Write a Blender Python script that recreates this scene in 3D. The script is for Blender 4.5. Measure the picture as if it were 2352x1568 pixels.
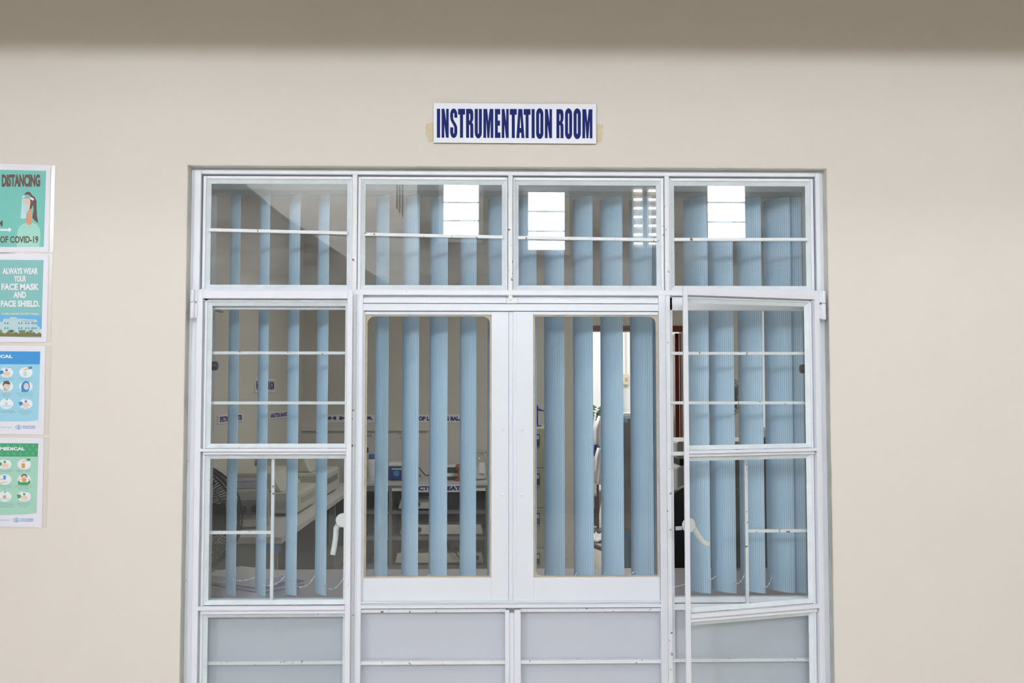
import bpy, bmesh, math, random
from math import sin, cos, pi, radians, sqrt
from mathutils import Vector, Matrix
random.seed(7)
for o in list(bpy.data.objects): bpy.data.objects.remove(o)
SC = bpy.context.scene
COL = SC.collection

# ------------------------------------------------------------------ camera
YAW, PIT, FPX = radians(1.3), radians(2.9), 2287.0
CAM = Vector((0, -3.2, 1.5))
Fw = Vector((sin(YAW)*cos(PIT), cos(YAW)*cos(PIT), sin(PIT)))
Rt = Vector((cos(YAW), -sin(YAW), 0)); Up = Rt.cross(Fw)
cd = bpy.data.cameras.new('camera'); cam = bpy.data.objects.new('camera', cd); COL.objects.link(cam)
cam.matrix_world = Matrix(((Rt.x, Up.x, -Fw.x, CAM.x), (Rt.y, Up.y, -Fw.y, CAM.y), (Rt.z, Up.z, -Fw.z, CAM.z), (0, 0, 0, 1)))
cd.sensor_width = 36; cd.lens = 36*FPX/2352; cd.clip_start = .05; cd.clip_end = 100
SC.camera = cam
# ------------------------------------------------------------------ world and exposure
w = bpy.data.worlds.new('world'); SC.world = w; w.use_nodes = True
w.node_tree.nodes['Background'].inputs[0].default_value = (.86, .92, 1, 1)
w.node_tree.nodes['Background'].inputs[1].default_value = 1.0
SC.view_settings.view_transform = 'Standard'; SC.view_settings.look = 'None'
SC.view_settings.gamma = 1; SC.view_settings.use_curve_mapping = False
SC.view_settings.exposure = 0.1
def area(name, loc, rot, sx, sy, power, col):
    l = bpy.data.lights.new(name, 'AREA'); l.shape = 'RECTANGLE'; l.size = sx; l.size_y = sy
    l.energy = power; l.color = col
    o = bpy.data.objects.new(name, l); COL.objects.link(o); o.location = loc; o.rotation_euler = rot
    return o
# hall lamps above and behind the camera, then the rooms
HALL_POWER, SIDE_POWER, ROOM_POWER, NEXT_POWER = 90, 200, 34, 60
area('hall_ceiling_light', (0, -4.6, 6.1), (radians(25), 0, 0), 6, 1.6, 95, (.93, .97, 1.04))
area('hall_fill_light', (-2.2, -8.9, 5.1), (radians(74), 0, 0), 7.0, 1.7, HALL_POWER, (.89, .965, 1.09))  # added high behind the camera to give more light than the windows do
area('side_fill_light', (-4.85, -8.95, 3.8), (radians(84), 0, radians(-28)), 2.2, .7, SIDE_POWER, (.89, .965, 1.09))  # unseen lamp added left of the mirrored windows to brighten the slats
area('stair_fill_light', (-1.4, -4.9, 4.6), (radians(-44), 0, 0), 1.4, .5, 200, (1, .99, .97))  # lamp added out of view to wash the stair flank bright
area('room_fill_light', (0.6, 3.6, 2.85), (0, 0, 0), 1.2, .3, ROOM_POWER, (1, .97, .92))  # unseen fill lamp added to brighten the room
area('next_room_daylight', (1.4, 8.0, 2.9), (0, 0, 0), 2.0, 1.5, NEXT_POWER, (1, .99, .97))

# ------------------------------------------------------------------ helpers
def at(px, py, Y):
    d = Fw + Rt*((px-1176)/FPX) - Up*((py-784)/FPX)
    return CAM + d*((Y-CAM.y)/d.y)
def lin(c):
    return tuple(((v/255)/12.92 if v/255 <= .04045 else ((v/255+.055)/1.055)**2.4) for v in c)
M = {}
def mat(name, rgb, rough=.5, metal=0, var=.04, scale=8, bump=0, rust=0, dirt=0, emis=0, spec=.5):
    """procedural material: base colour with a fine noise variation, optional bump, rust specks and dirt"""
    m = bpy.data.materials.new(name); m.use_nodes = True
    nt = m.node_tree; b = nt.nodes['Principled BSDF']
    b.inputs['Roughness'].default_value = rough; b.inputs['Metallic'].default_value = metal
    b.inputs['Specular IOR Level'].default_value = spec
    tc = nt.nodes.new('ShaderNodeTexCoord')
    nz = nt.nodes.new('ShaderNodeTexNoise'); nz.inputs['Scale'].default_value = scale; nz.inputs['Detail'].default_value = 4
    nt.links.new(tc.outputs['Object'], nz.inputs['Vector'])
    cr = nt.nodes.new('ShaderNodeValToRGB')
    cr.color_ramp.elements[0].position = .3; cr.color_ramp.elements[1].position = .7
    cr.color_ramp.elements[0].color = tuple(max(0, c*(1-var)) for c in rgb)+(1,)
    cr.color_ramp.elements[1].color = tuple(min(1, c*(1+var)) for c in rgb)+(1,)
    nt.links.new(nz.outputs[0], cr.inputs[0])
    out = cr.outputs[0]
    def speck(out, sc, lo, hi, col, dist=0):
        n2 = nt.nodes.new('ShaderNodeTexNoise'); n2.inputs['Scale'].default_value = sc; n2.inputs['Detail'].default_value = 5
        n2.inputs['Distortion'].default_value = dist
        nt.links.new(tc.outputs['Object'], n2.inputs['Vector'])
        r2 = nt.nodes.new('ShaderNodeMapRange'); r2.inputs['From Min'].default_value = lo; r2.inputs['From Max'].default_value = hi
        nt.links.new(n2.outputs[0], r2.inputs['Value'])
        mx = nt.nodes.new('ShaderNodeMix'); mx.data_type = 'RGBA'
        nt.links.new(r2.outputs[0], mx.inputs['Factor']); nt.links.new(out, mx.inputs['A'])
        mx.inputs['B'].default_value = tuple(col)+(1,)
        return mx.outputs['Result']
    if rust: out = speck(out, 70, .74-rust*.02, .79-rust*.02, (.22, .09, .035))
    if dirt: out = speck(out, 5, .5, .9, tuple(c*.6 for c in rgb), .5)
    nt.links.new(out, b.inputs['Base Color'])
    if bump:
        bp = nt.nodes.new('ShaderNodeBump'); bp.inputs['Strength'].default_value = bump; bp.inputs['Distance'].default_value = .002
        n3 = nt.nodes.new('ShaderNodeTexNoise'); n3.inputs['Scale'].default_value = scale*12
        nt.links.new(tc.outputs['Object'], n3.inputs['Vector'])
        nt.links.new(n3.outputs[0], bp.inputs['Height']); nt.links.new(bp.outputs[0], b.inputs['Normal'])
    if emis:
        b.inputs['Emission Color'].default_value = tuple(rgb)+(1,); b.inputs['Emission Strength'].default_value = emis
    M[name] = m
    return m
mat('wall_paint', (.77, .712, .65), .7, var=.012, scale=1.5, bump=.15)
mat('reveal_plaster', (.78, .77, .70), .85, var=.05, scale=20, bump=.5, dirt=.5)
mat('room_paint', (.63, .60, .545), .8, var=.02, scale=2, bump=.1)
mat('next_room_paint', (.85, .85, .85), .8, var=.01)
mat('steel_paint', (.80, .82, .88), .32, var=.015, scale=14, bump=.25, rust=1.0)
mat('steel_paint_rusty', (.80, .815, .84), .36, var=.03, scale=18, bump=.3, rust=4.4)
mat('putty', (.76, .82, .86), .5, var=.05, scale=25, bump=.7, rust=.6)
mat('alu', (.78, .81, .87), .3, var=.008, scale=3)
mat('gasket', (.50, .43, .33), .6, var=.12, scale=30)
mat('board', (.57, .59, .65), .45, var=.02, scale=2.5)
mat('white_plastic', (.80, .81, .78), .35, var=.02)
mat('grey_plastic', (.42, .43, .42), .4, var=.03)
mat('cream_metal', (.56, .56, .49), .4, var=.03)
mat('black', (.018, .018, .022), .4, var=.1)
mat('dark', (.06, .065, .075), .5, var=.1)
mat('dark_steel', (.20, .215, .225), .45, var=.05)
mat('counter_top', (.62, .61, .60), .3, var=.03)
mat('desk_top', (.68, .65, .73), .35, var=.03, scale=3)
mat('floor_tile', (.56, .52, .46), .25, var=.03, scale=2)
mat('olive_metal', (.36, .36, .255), .4, var=.03)
mat('wood_door', (.13, .03, .015), .35, var=.25, scale=5)
mat('brown', (.22, .09, .045), .5, var=.2)
mat('navy_ink', (.013, .022, .17), .6, var=.04, spec=.15)
mat('sign_white', (.83, .84, .90), .35, var=.01)
mat('foam_edge', (.12, .08, .07), .8)
mat('tape', (.70, .60, .40), .6, var=.07, scale=40)
mat('paper', (.80, .78, .86), .4, var=.01)
mat('laminate', (.72, .67, .60), .22, var=.01)
mat('chrome', (.7, .7, .72), .2, metal=1)
mat('green_leaf', (.025, .09, .02), .5, var=.25)
mat('cloth_white', (.80, .79, .82), .8, var=.04, bump=.3)
mat('bead_white', (.85, .85, .84), .35)
mat('blue_cap', (.02, .14, .50), .4)
mat('blue_plastic', (.03, .05, .26), .35)
mat('sky_blue', (.12, .38, .62), .5)
mat('red_plastic', (.35, .06, .03), .4)
mat('purple_book', (.28, .23, .42), .4)
mat('grey_fridge', (.13, .12, .12), .35, var=.05)
mat('hall_white', (.80, .80, .78), .6)
mat('rear_wall_shaded', (.24, .23, .215), .8)  # darkened base colour stands for the shade around the hall windows
mat('hall_paint', (.60, .56, .48), .8)
mat('stair_wall', (.82, .80, .78), .8, dirt=.4)
for n, c in dict(ink_brown=(.13, .05, .03), teal=(.17, .57, .50), teal2=(.22, .52, .51), mint=(.36, .72, .60), hair=(.13, .05, .03), skin=(.72, .32, .19),
                 skin_light=(.80, .58, .47), mask_blue=(.48, .72, .74), print_white=(.83, .84, .88), shadow_grey=(.30, .42, .44), header_blue=(.035, .30, .70),
                 pale_blue=(.33, .65, .80), vivid_blue=(.03, .25, .62), who_blue=(.10, .34, .62), header_green=(.05, .36, .17), check_green=(.09, .43, .22),
                 pale_green=(.38, .66, .53), vivid_green=(.04, .33, .12), orange=(.72, .36, .09), caption_grey=(.25, .33, .36), sky_print=(.13, .45, .78),
                 sky_pale=(.55, .75, .85), building_print=(.50, .66, .70), glass_print=(.08, .32, .48), bush_print=(.20, .15, .05), palm_print=(.12, .26, .10),
                 button_red=(.30, .05, .05), label_dark=(.09, .09, .10)).items():
    mat(n, c, .45, var=.015, scale=20)
mat('window_daylight', (.88, .945, 1), .5, emis=88)
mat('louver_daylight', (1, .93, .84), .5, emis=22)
# clear glass: transparent with a Fresnel reflection and a trace of dust
def glassmat(name, dust, tint=(.97, .985, .985)):
    m = bpy.data.materials.new(name); m.use_nodes = True; nt = m.node_tree; nt.nodes.clear()
    N = nt.nodes.new; L = nt.links.new
    o = N('ShaderNodeOutputMaterial'); tr = N('ShaderNodeBsdfTransparent'); tr.inputs[0].default_value = tint+(1,)
    gl = N('ShaderNodeBsdfGlossy'); gl.inputs['Roughness'].default_value = .0
    lw = N('ShaderNodeLayerWeight'); lw.inputs[0].default_value = .5      # Schlick reflectance, the same from both sides of the pane
    pw = N('ShaderNodeMath'); pw.operation = 'POWER'; pw.inputs[1].default_value = 5; L(lw.outputs['Facing'], pw.inputs[0])
    fr = N('ShaderNodeMath'); fr.operation = 'MULTIPLY_ADD'; fr.inputs[1].default_value = .955; fr.inputs[2].default_value = .045; L(pw.outputs[0], fr.inputs[0])
    mx = N('ShaderNodeMixShader'); L(fr.outputs[0], mx.inputs[0]); L(tr.outputs[0], mx.inputs[1]); L(gl.outputs[0], mx.inputs[2])
    df = N('ShaderNodeBsdfDiffuse'); df.inputs[0].default_value = (.75, .78, .8, 1)
    tc = N('ShaderNodeTexCoord'); nz = N('ShaderNodeTexNoise'); nz.inputs['Scale'].default_value = 6; nz.inputs['Detail'].default_value = 6
    mp = N('ShaderNodeMapping'); mp.inputs['Scale'].default_value = (1, 1, 2.2)
    L(tc.outputs['Object'], mp.inputs[0]); L(mp.outputs[0], nz.inputs['Vector'])
    mr = N('ShaderNodeMapRange'); mr.inputs['From Min'].default_value = .35; mr.inputs['From Max'].default_value = .8
    mr.inputs['To Min'].default_value = dust*.35; mr.inputs['To Max'].default_value = dust*2
    L(nz.outputs[0], mr.inputs['Value'])
    m2 = N('ShaderNodeMixShader'); L(mr.outputs[0], m2.inputs[0]); L(mx.outputs[0], m2.inputs[1]); L(df.outputs[0], m2.inputs[2])
    L(m2.outputs[0], o.inputs[0]); M[name] = m
glassmat('glass', .055); glassmat('glass_clean', .012); glassmat('jar_glass', .10, (.93, .95, .94))  # dust on the transom glass is raised partly to paint in reflected haze
# ribbed blue vinyl of the blind slats: ribs run lengthwise, counted across the local x axis
def slatmat():
    m = mat('slat_vinyl', (.36, .50, .63), .45, var=.02, scale=6); nt = m.node_tree; b = nt.nodes['Principled BSDF']
    tc = nt.nodes.new('ShaderNodeTexCoord'); sp = nt.nodes.new('ShaderNodeSeparateXYZ'); nt.links.new(tc.outputs['Object'], sp.inputs[0])
    mu = nt.nodes.new('ShaderNodeMath'); mu.operation = 'MULTIPLY'; mu.inputs[1].default_value = 2*pi/.0070
    si = nt.nodes.new('ShaderNodeMath'); si.operation = 'SINE'
    nt.links.new(sp.outputs[0], mu.inputs[0]); nt.links.new(mu.outputs[0], si.inputs[0])
    mr = nt.nodes.new('ShaderNodeMapRange'); mr.inputs['From Min'].default_value = -1; mr.inputs['To Min'].default_value = 0; mr.inputs['To Max'].default_value = 1
    nt.links.new(si.outputs[0], mr.inputs['Value'])
    mx = nt.nodes.new('ShaderNodeMix'); mx.data_type = 'RGBA'; mx.inputs['A'].default_value = (.41, .61, .80, 1); mx.inputs['B'].default_value = (.66, .84, .98, 1)
    nt.links.new(mr.outputs[0], mx.inputs['Factor']); nt.links.new(mx.outputs['Result'], b.inputs['Base Color'])
    bp = nt.nodes.new('ShaderNodeBump'); bp.inputs['Strength'].default_value = .35; bp.inputs['Distance'].default_value = .001
    nt.links.new(mr.outputs[0], bp.inputs['Height']); nt.links.new(bp.outputs[0], b.inputs['Normal'])
slatmat()

class MB:
    """collects shapes into one mesh"""
    def __init__(s): s.v = []; s.f = []
    def add(s, vs, fs):
        n = len(s.v); s.v += [Vector(v) for v in vs]; s.f += [[n+i for i in f] for f in fs]; return s
    def box(s, x0, x1, y0, y1, z0, z1):
        vs = [(x, y, z) for x in (x0, x1) for y in (y0, y1) for z in (z0, z1)]
        return s.add(vs, [(0, 1, 3, 2), (4, 6, 7, 5), (0, 4, 5, 1), (2, 3, 7, 6), (0, 2, 6, 4), (1, 5, 7, 3)])
    def hexa(s, b, t):  # two quads
        return s.add(list(b)+list(t), [(3, 2, 1, 0), (4, 5, 6, 7), (0, 1, 5, 4), (1, 2, 6, 5), (2, 3, 7, 6), (3, 0, 4, 7)])
    def prism(s, pts, off):
        n = len(pts); off = Vector(off); p = [Vector(q) for q in pts]
        return s.add(p+[q+off for q in p], [tuple(range(n))[::-1], tuple(range(n, 2*n))]+[(i, (i+1) % n, n+(i+1) % n, n+i) for i in range(n)])
    def frame(s, x0, x1, z0, z1, wl, wr, wb, wt, y0, y1):  # ring of four bars
        s.box(x0, x0+wl, y0, y1, z0, z1); s.box(x1-wr, x1, y0, y1, z0, z1)
        s.box(x0+wl, x1-wr, y0, y1, z0, z0+wb); return s.box(x0+wl, x1-wr, y0, y1, z1-wt, z1)
    def bevring(s, x0, x1, z0, z1, w, ya, yb):   # sloped putty ring; outer edge at ya, inner at yb
        o = [(x0, ya, z0), (x1, ya, z0), (x1, ya, z1), (x0, ya, z1)]; i = [(x0+w, yb, z0+w), (x1-w, yb, z0+w), (x1-w, yb, z1-w), (x0+w, yb, z1-w)]
        bk = [(x0, yb+.003, z0), (x1, yb+.003, z0), (x1, yb+.003, z1), (x0, yb+.003, z1)]
        fs = [(k, (k+1) % 4, 4+(k+1) % 4, 4+k) for k in range(4)]+[(4+k, 4+(k+1) % 4, 8+(k+1) % 4, 8+k) for k in range(4)]+[(8+k, 8+(k+1) % 4, (k+1) % 4, k) for k in range(4)]
        return s.add(o+i+bk, fs)
    def tube(s, pts, r, n=8, cap=True):
        pts = [Vector(p) for p in pts]; rings = []
        for i, p in enumerate(pts):
            t = (pts[min(i+1, len(pts)-1)]-pts[max(i-1, 0)]).normalized()
            a = t.cross(Vector((0, 0, 1)));
            if a.length < .1: a = t.cross(Vector((0, 1, 0)))
            a.normalize(); b = t.cross(a); rr = r[i] if isinstance(r, (list, tuple)) else r
            rings.append([p+(a*cos(2*pi*k/n)+b*sin(2*pi*k/n))*rr for k in range(n)])
        vs = [v for q in rings for v in q]; fs = []
        for i in range(len(pts)-1):
            for k in range(n): fs.append((i*n+k, i*n+(k+1) % n, (i+1)*n+(k+1) % n, (i+1)*n+k))
        if cap: fs += [tuple(range(n))[::-1], tuple(range((len(pts)-1)*n, len(pts)*n))]
        return s.add(vs, fs)
    def lathe(s, prof, c=(0, 0, 0), n=24, axis='z'):
        vs = []; fs = []
        for r, h in prof:
            for k in range(n):
                a = 2*pi*k/n
                q = (r*cos(a), r*sin(a), h) if axis == 'z' else ((r*cos(a), h, r*sin(a)) if axis == 'y' else (h, r*cos(a), r*sin(a)))
                vs.append(Vector(q)+Vector(c))
        for i in range(len(prof)-1):
            for k in range(n): fs.append((i*n+k, i*n+(k+1) % n, (i+1)*n+(k+1) % n, (i+1)*n+k))
        fs += [tuple(range(n))[::-1], tuple(range((len(prof)-1)*n, len(prof)*n))]
        return s.add(vs, fs)
    def ball(s, c, r, n=8):
        prof = [(max(1e-4, r*sin(pi*i/n)), -r*cos(pi*i/n)) for i in range(n+1)]
        return s.lathe(prof, c, n+2)
    def build(s, name, m, parent=None, L=(0, 0, 0), bevel=0, seg=2, smooth=False, loc=None):
        """vertices are world coordinates minus L, the base of the thing they belong to"""
        me = bpy.data.meshes.new(name); L = Vector(L)
        me.from_pydata([v-L for v in s.v], [], s.f); me.materials.append(M[m])
        bm = bmesh.new(); bm.from_mesh(me); bmesh.ops.recalc_face_normals(bm, faces=bm.faces); bm.to_mesh(me); bm.free()
        o = bpy.data.objects.new(name, me); COL.objects.link(o)
        if parent: o.parent = parent
        else: o.location = L if loc is None else loc
        if smooth:
            for p in me.polygons: p.use_smooth = True
            try: me.set_sharp_from_angle(angle=radians(40))
            except Exception: pass
        if bevel:
            b = o.modifiers.new('bevel', 'BEVEL'); b.width = bevel; b.segments = seg; b.limit_method = 'ANGLE'
            b.angle_limit = radians(40)
        return o
def tag(o, label=None, cat=None, group=None, kind=None):
    for k, v in (('label', label), ('category', cat), ('group', group), ('kind', kind)):
        if v: o[k] = v
    return o
def empty(name, L, label=None, cat=None, group=None, kind=None):
    o = bpy.data.objects.new(name, None); o.empty_display_size = .05; COL.objects.link(o); o.location = L
    return tag(o, label, cat, group, kind)
def part(o, label):
    o['label'] = label; return o

# flat artwork: polygons drawn on a plane given by a mapper from picture coordinates
def text_polys(s, bold=.02):
    cu = bpy.data.curves.new('t', 'FONT'); cu.body = s; cu.offset = bold; cu.resolution_u = 3
    o = bpy.data.objects.new('t', cu); COL.objects.link(o)
    dg = bpy.context.evaluated_depsgraph_get(); me = bpy.data.meshes.new_from_object(o.evaluated_get(dg))
    vs = [v.co.copy() for v in me.vertices]; fs = [tuple(p.vertices) for p in me.polygons]
    bpy.data.objects.remove(o); bpy.data.curves.remove(cu); bpy.data.meshes.remove(me)
    x0 = min(v.x for v in vs); x1 = max(v.x for v in vs); y0 = min(v.y for v in vs); y1 = max(v.y for v in vs)
    return [((v.x-x0)/(x1-x0), (v.y-y0)/(y1-y0)) for v in vs], fs
def text_on(mb, s, fn, x0, x1, ya, yb, bold=.02):
    """fit the text into the box (x0..x1, ya top..yb bottom) of mapper fn"""
    uv, fs = text_polys(s, bold)
    return mb.add([fn(x0+(x1-x0)*u, yb+(ya-yb)*v) for u, v in uv], fs)

# ------------------------------------------------------------------ setting: walls, floors, ceilings
OX0, OX1, OZ1, OZ0 = -.9735, 1.1035, 2.231, .28
def struct(name, mb, m, **k):
    return tag(mb.build(name, m, **k), kind='structure')
b = MB()
for (x0, x1, z0, z1) in ((-6, OX0, 0, 3.0), (OX1, 6, 0, 3.0), (OX0, OX1, OZ1, 3.0), (OX0, OX1, 0, OZ0)): b.box(x0, x1, 0, .04, z0, z1)
struct('wall_front', b, 'wall_paint')
b = MB()
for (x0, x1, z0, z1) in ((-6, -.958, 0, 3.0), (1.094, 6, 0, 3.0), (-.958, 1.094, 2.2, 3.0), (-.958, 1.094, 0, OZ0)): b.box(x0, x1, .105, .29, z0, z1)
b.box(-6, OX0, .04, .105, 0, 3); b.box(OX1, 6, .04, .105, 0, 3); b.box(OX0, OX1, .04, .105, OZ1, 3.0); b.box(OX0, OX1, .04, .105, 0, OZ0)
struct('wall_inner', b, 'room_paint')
# rough plaster edge around the opening
b = MB(); t = .0015
b.box(OX0, OX0+t, .002, .045, OZ0, OZ1); b.box(OX1-t, OX1, .002, .045, OZ0, OZ1); b.box(OX0, OX1, .002, .045, OZ1-t, OZ1)
struct('trim_1', b, 'reveal_plaster')
b = MB(); b.box(-.958, -.9565, .106, .289, OZ0, 2.2); b.box(1.0925, 1.094, .106, .289, OZ0, 2.2); b.box(-.9565, 1.0925, .106, .289, 2.1985, 2.2)
struct('trim_2', b, 'hall_white')
struct('floor', MB().box(-8, 8, -9.2, 12, -.1, 0), 'floor_tile')
# upper floor slab over the corridor strip with its edge beam: what shades the top of the wall
b = MB(); b.box(-6, 6, -.65, .29, 3.0, 3.2); b.box(-6, 6, -.80, -.65, 2.70, 3.4)
struct('ceiling', b, 'hall_paint')
b = MB(); b.box(-6, 6, .29, 5.8, 2.9, 3.1)
struct('ceiling_room', b, 'room_paint')
XL, XR, YF = -1.68, 2.78, 5.8
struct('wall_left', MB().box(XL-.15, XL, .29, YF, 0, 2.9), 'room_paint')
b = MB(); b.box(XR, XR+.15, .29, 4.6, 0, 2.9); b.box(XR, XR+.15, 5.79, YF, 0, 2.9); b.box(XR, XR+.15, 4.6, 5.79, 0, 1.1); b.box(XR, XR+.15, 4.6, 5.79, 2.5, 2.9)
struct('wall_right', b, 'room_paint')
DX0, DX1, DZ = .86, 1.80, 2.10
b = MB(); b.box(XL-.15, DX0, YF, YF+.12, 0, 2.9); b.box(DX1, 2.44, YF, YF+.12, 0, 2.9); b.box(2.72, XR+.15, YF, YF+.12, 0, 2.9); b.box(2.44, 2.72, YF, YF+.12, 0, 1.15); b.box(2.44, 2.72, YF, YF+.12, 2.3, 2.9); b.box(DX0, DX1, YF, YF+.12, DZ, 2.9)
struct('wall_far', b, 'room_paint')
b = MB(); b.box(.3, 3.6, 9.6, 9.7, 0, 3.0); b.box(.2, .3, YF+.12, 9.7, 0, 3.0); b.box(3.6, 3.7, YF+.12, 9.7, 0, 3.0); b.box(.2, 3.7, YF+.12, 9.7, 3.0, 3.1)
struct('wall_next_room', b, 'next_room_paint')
# hall behind the camera: tall rear wall with window openings, side walls, roof
b = MB(); b.box(-6, 6, -9.2, -9.05, 0, 6.2); struct('wall_rear', b, 'rear_wall_shaded')
struct('wall_hall_left', MB().box(-6.15, -6, -9.2, .29, 0, 6.2), 'hall_paint')
struct('wall_hall_right', MB().box(6, 6.15, -9.2, .29, 0, 6.2), 'hall_paint')
struct('ceiling_hall', MB().box(-6.15, 6.15, -9.2, .29, 6.2, 6.3), 'hall_paint')
struct('wall_upper', MB().box(-6, 6, -.8, -.65, 3.4, 6.2), 'hall_paint')
# flank of the stair seen mirrored in the transom glass
P7 = lambda px, py: at(px, py, 6.6)      # mirror-side point
def refl(px, py, Y): v = at(px, py, -Y); return Vector((v.x, Y, v.z))
b = MB(); pts = [refl(*p, -6.5) for p in ((600, 330), (955, 330), (958, 700), (930, 672), (806, 596), (640, 486), (560, 420))]
b.prism(pts, (0, -.12, 0)); sw = struct('wall_stair', b, 'stair_wall')
for px, ya_, yb_ in ((908, 418, 474), (914, 418, 483), (920.5, 415, 492)):
    p = refl(px, ya_, -6.497); q = refl(px+3, yb_, -6.497); MB().box(p.x, q.x, -6.5, -6.494, q.z, p.z).build('vent_slit', 'dark', sw)

# ------------------------------------------------------------------ hall windows (lit by day)
def hall_window(n, x0, x1, z0, z1):
    L = Vector(((x0+x1)/2, -9.04, z0)); r = empty('window_%d' % n, L, kind='structure')
    f = MB().frame(x0-.06, x1+.06, z0-.06, z1+.06, .06, .06, .06, .06, -9.05, -9.0)
    f.build('window_frame', 'steel_paint', r, L)
    h = (z1-z0-.05)/3
    for k in range(3):
        z = z0+k*(h+.025); MB().box(x0, x1, -9.045, -9.03, z, z+h).build('pane', 'window_daylight', r, L, bevel=.006)
for n, (pa, pb, ya, yb) in enumerate(((1018, 1099, 421, 543), (1214, 1298, 438, 571), (1630, 1715, 418, 549))):
    a = at(pa, yb, 9.03); c = at(pb, ya, 9.03); hall_window(n+2, a.x, c.x, a.z, c.z)
# open louvre windows, their slats edge-lit
def louvre(n, pa, pb):
    a = at(pa, 560, 9.0); c = at(pb, 430, 9.0); L = Vector((a.x, -9.04, a.z)); r = empty('window_%d' % n, L, kind='structure')
    MB().box(a.x-.02, c.x+.02, -9.049, -9.035, a.z-.03, c.z+.03).build('window_frame', 'stair_wall', r, L)
    for k in range(7):
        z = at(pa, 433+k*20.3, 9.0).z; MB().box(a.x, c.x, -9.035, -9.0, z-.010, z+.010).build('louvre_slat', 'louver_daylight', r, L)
louvre(5, 1460, 1478); louvre(6, 1495, 1512)

# ------------------------------------------------------------------ window_1: painted steel window with casements and a sliding unit
LW = Vector((.065, .03, OZ0)); win = empty('window_1', LW, 'white painted steel window with open right casement', kind='structure')
FY0, FY1 = .032, .062
X = lambda px: at(px, 900, FY0).x
Z = lambda py: at(1124, py, FY0).z
# main frame
b = MB()
xa, xb = OX0+.0115, OX1-.0135; zt = Z(393.0)
xl, xr = X(454), X(1880.5)            # inner sides of the outer frame
b.box(xa, xl, FY0, FY1, OZ0, zt); b.box(xr, xb, FY0, FY1, OZ0, zt); b.box(xl, xr, FY0, FY1, Z(402), zt)
b.box(OX0+.0014, xa+.001, FY0+.008, FY1, OZ0, zt); b.box(xb-.001, OX1-.0014, FY0+.008, FY1, OZ0, zt); b.box(OX0+.0014, OX1-.0014, FY0+.008, FY1, zt-.001, OZ1-.0014)
b.build('outer_frame', 'steel_paint', win, LW, bevel=.0022)
mull = [(X(805.5), X(817)), (X(1167), X(1178)), (X(1530), X(1541))]
b = MB()
for (m0, m1), zb in zip(mull, (OZ0, Z(689), OZ0)):
    b.box(m0, m1, FY0+.0006, FY1-.001, zb, Z(401.5))
b.build('mullion', 'steel_paint_rusty', win, LW, bevel=.0022)
b = MB(); b.box(xl-.001, xr+.001, FY0-.0004, FY1+.0005, Z(678), Z(665)); b.build('transom_rail', 'steel_paint', win, LW, bevel=.0025)
# four fixed lights above the transom
bays = [(xl, mull[0][0]), (mull[0][1], mull[1][0]), (mull[1][1], mull[2][0]), (mull[2][1], xr)]
bars_top = [(525.7, 532), (534.5, 540), (541, 545), (544, 543)]
tilt = [(0.0, .0), (.0, .0), (.0, .0), (.0, .0)]
for k, (x0, x1) in enumerate(bays):
    z0, z1 = Z(665), Z(402)
    b = MB(); g = .0045
    gl, gr = (g, .001) if k == 0 else ((.001, g) if k == 3 else (.001, .0015))
    b.frame(x0+gl, x1-gr, z0-.001, z1-g, .010 if k < 2 else .005, .010 if k > 1 else .005, .004, .010, FY0+.010, FY1+.002)
    o = b.build('light_frame', 'steel_paint', win, LW, bevel=.0015)
    wl, wr = (.010 if k < 2 else .005), (.010 if k > 1 else .005)
    px0, px1, pz0, pz1 = x0+gl+wl, x1-gr-wr, z0+.003, z1-g-.010
    MB().bevring(px0, px1, pz0, pz1, .0135, FY0+.014, FY0+.022).build('putty', 'putty', o, LW)
    MB().box(px0+.010, px1-.010, FY0+.022, FY0+.026, pz0+.010, pz1-.010).build('pane', 'glass', o, LW)
    za, zb = Z(bars_top[k][0]+3), Z(bars_top[k][1]+3); h = .0052; xx0, xx1 = px0+.010, px1-.010
    b = MB(); q = [(xx0, FY0+.008, za-h), (xx1, FY0+.008, zb-h), (xx1, FY0+.022, zb-h), (xx0, FY0+.022, za-h)]
    b.hexa(q, [(x, y, z+2*h) for x, y, z in q]); b.build('glazing_bar', 'steel_paint_rusty', o, LW, bevel=.0008)

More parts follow.
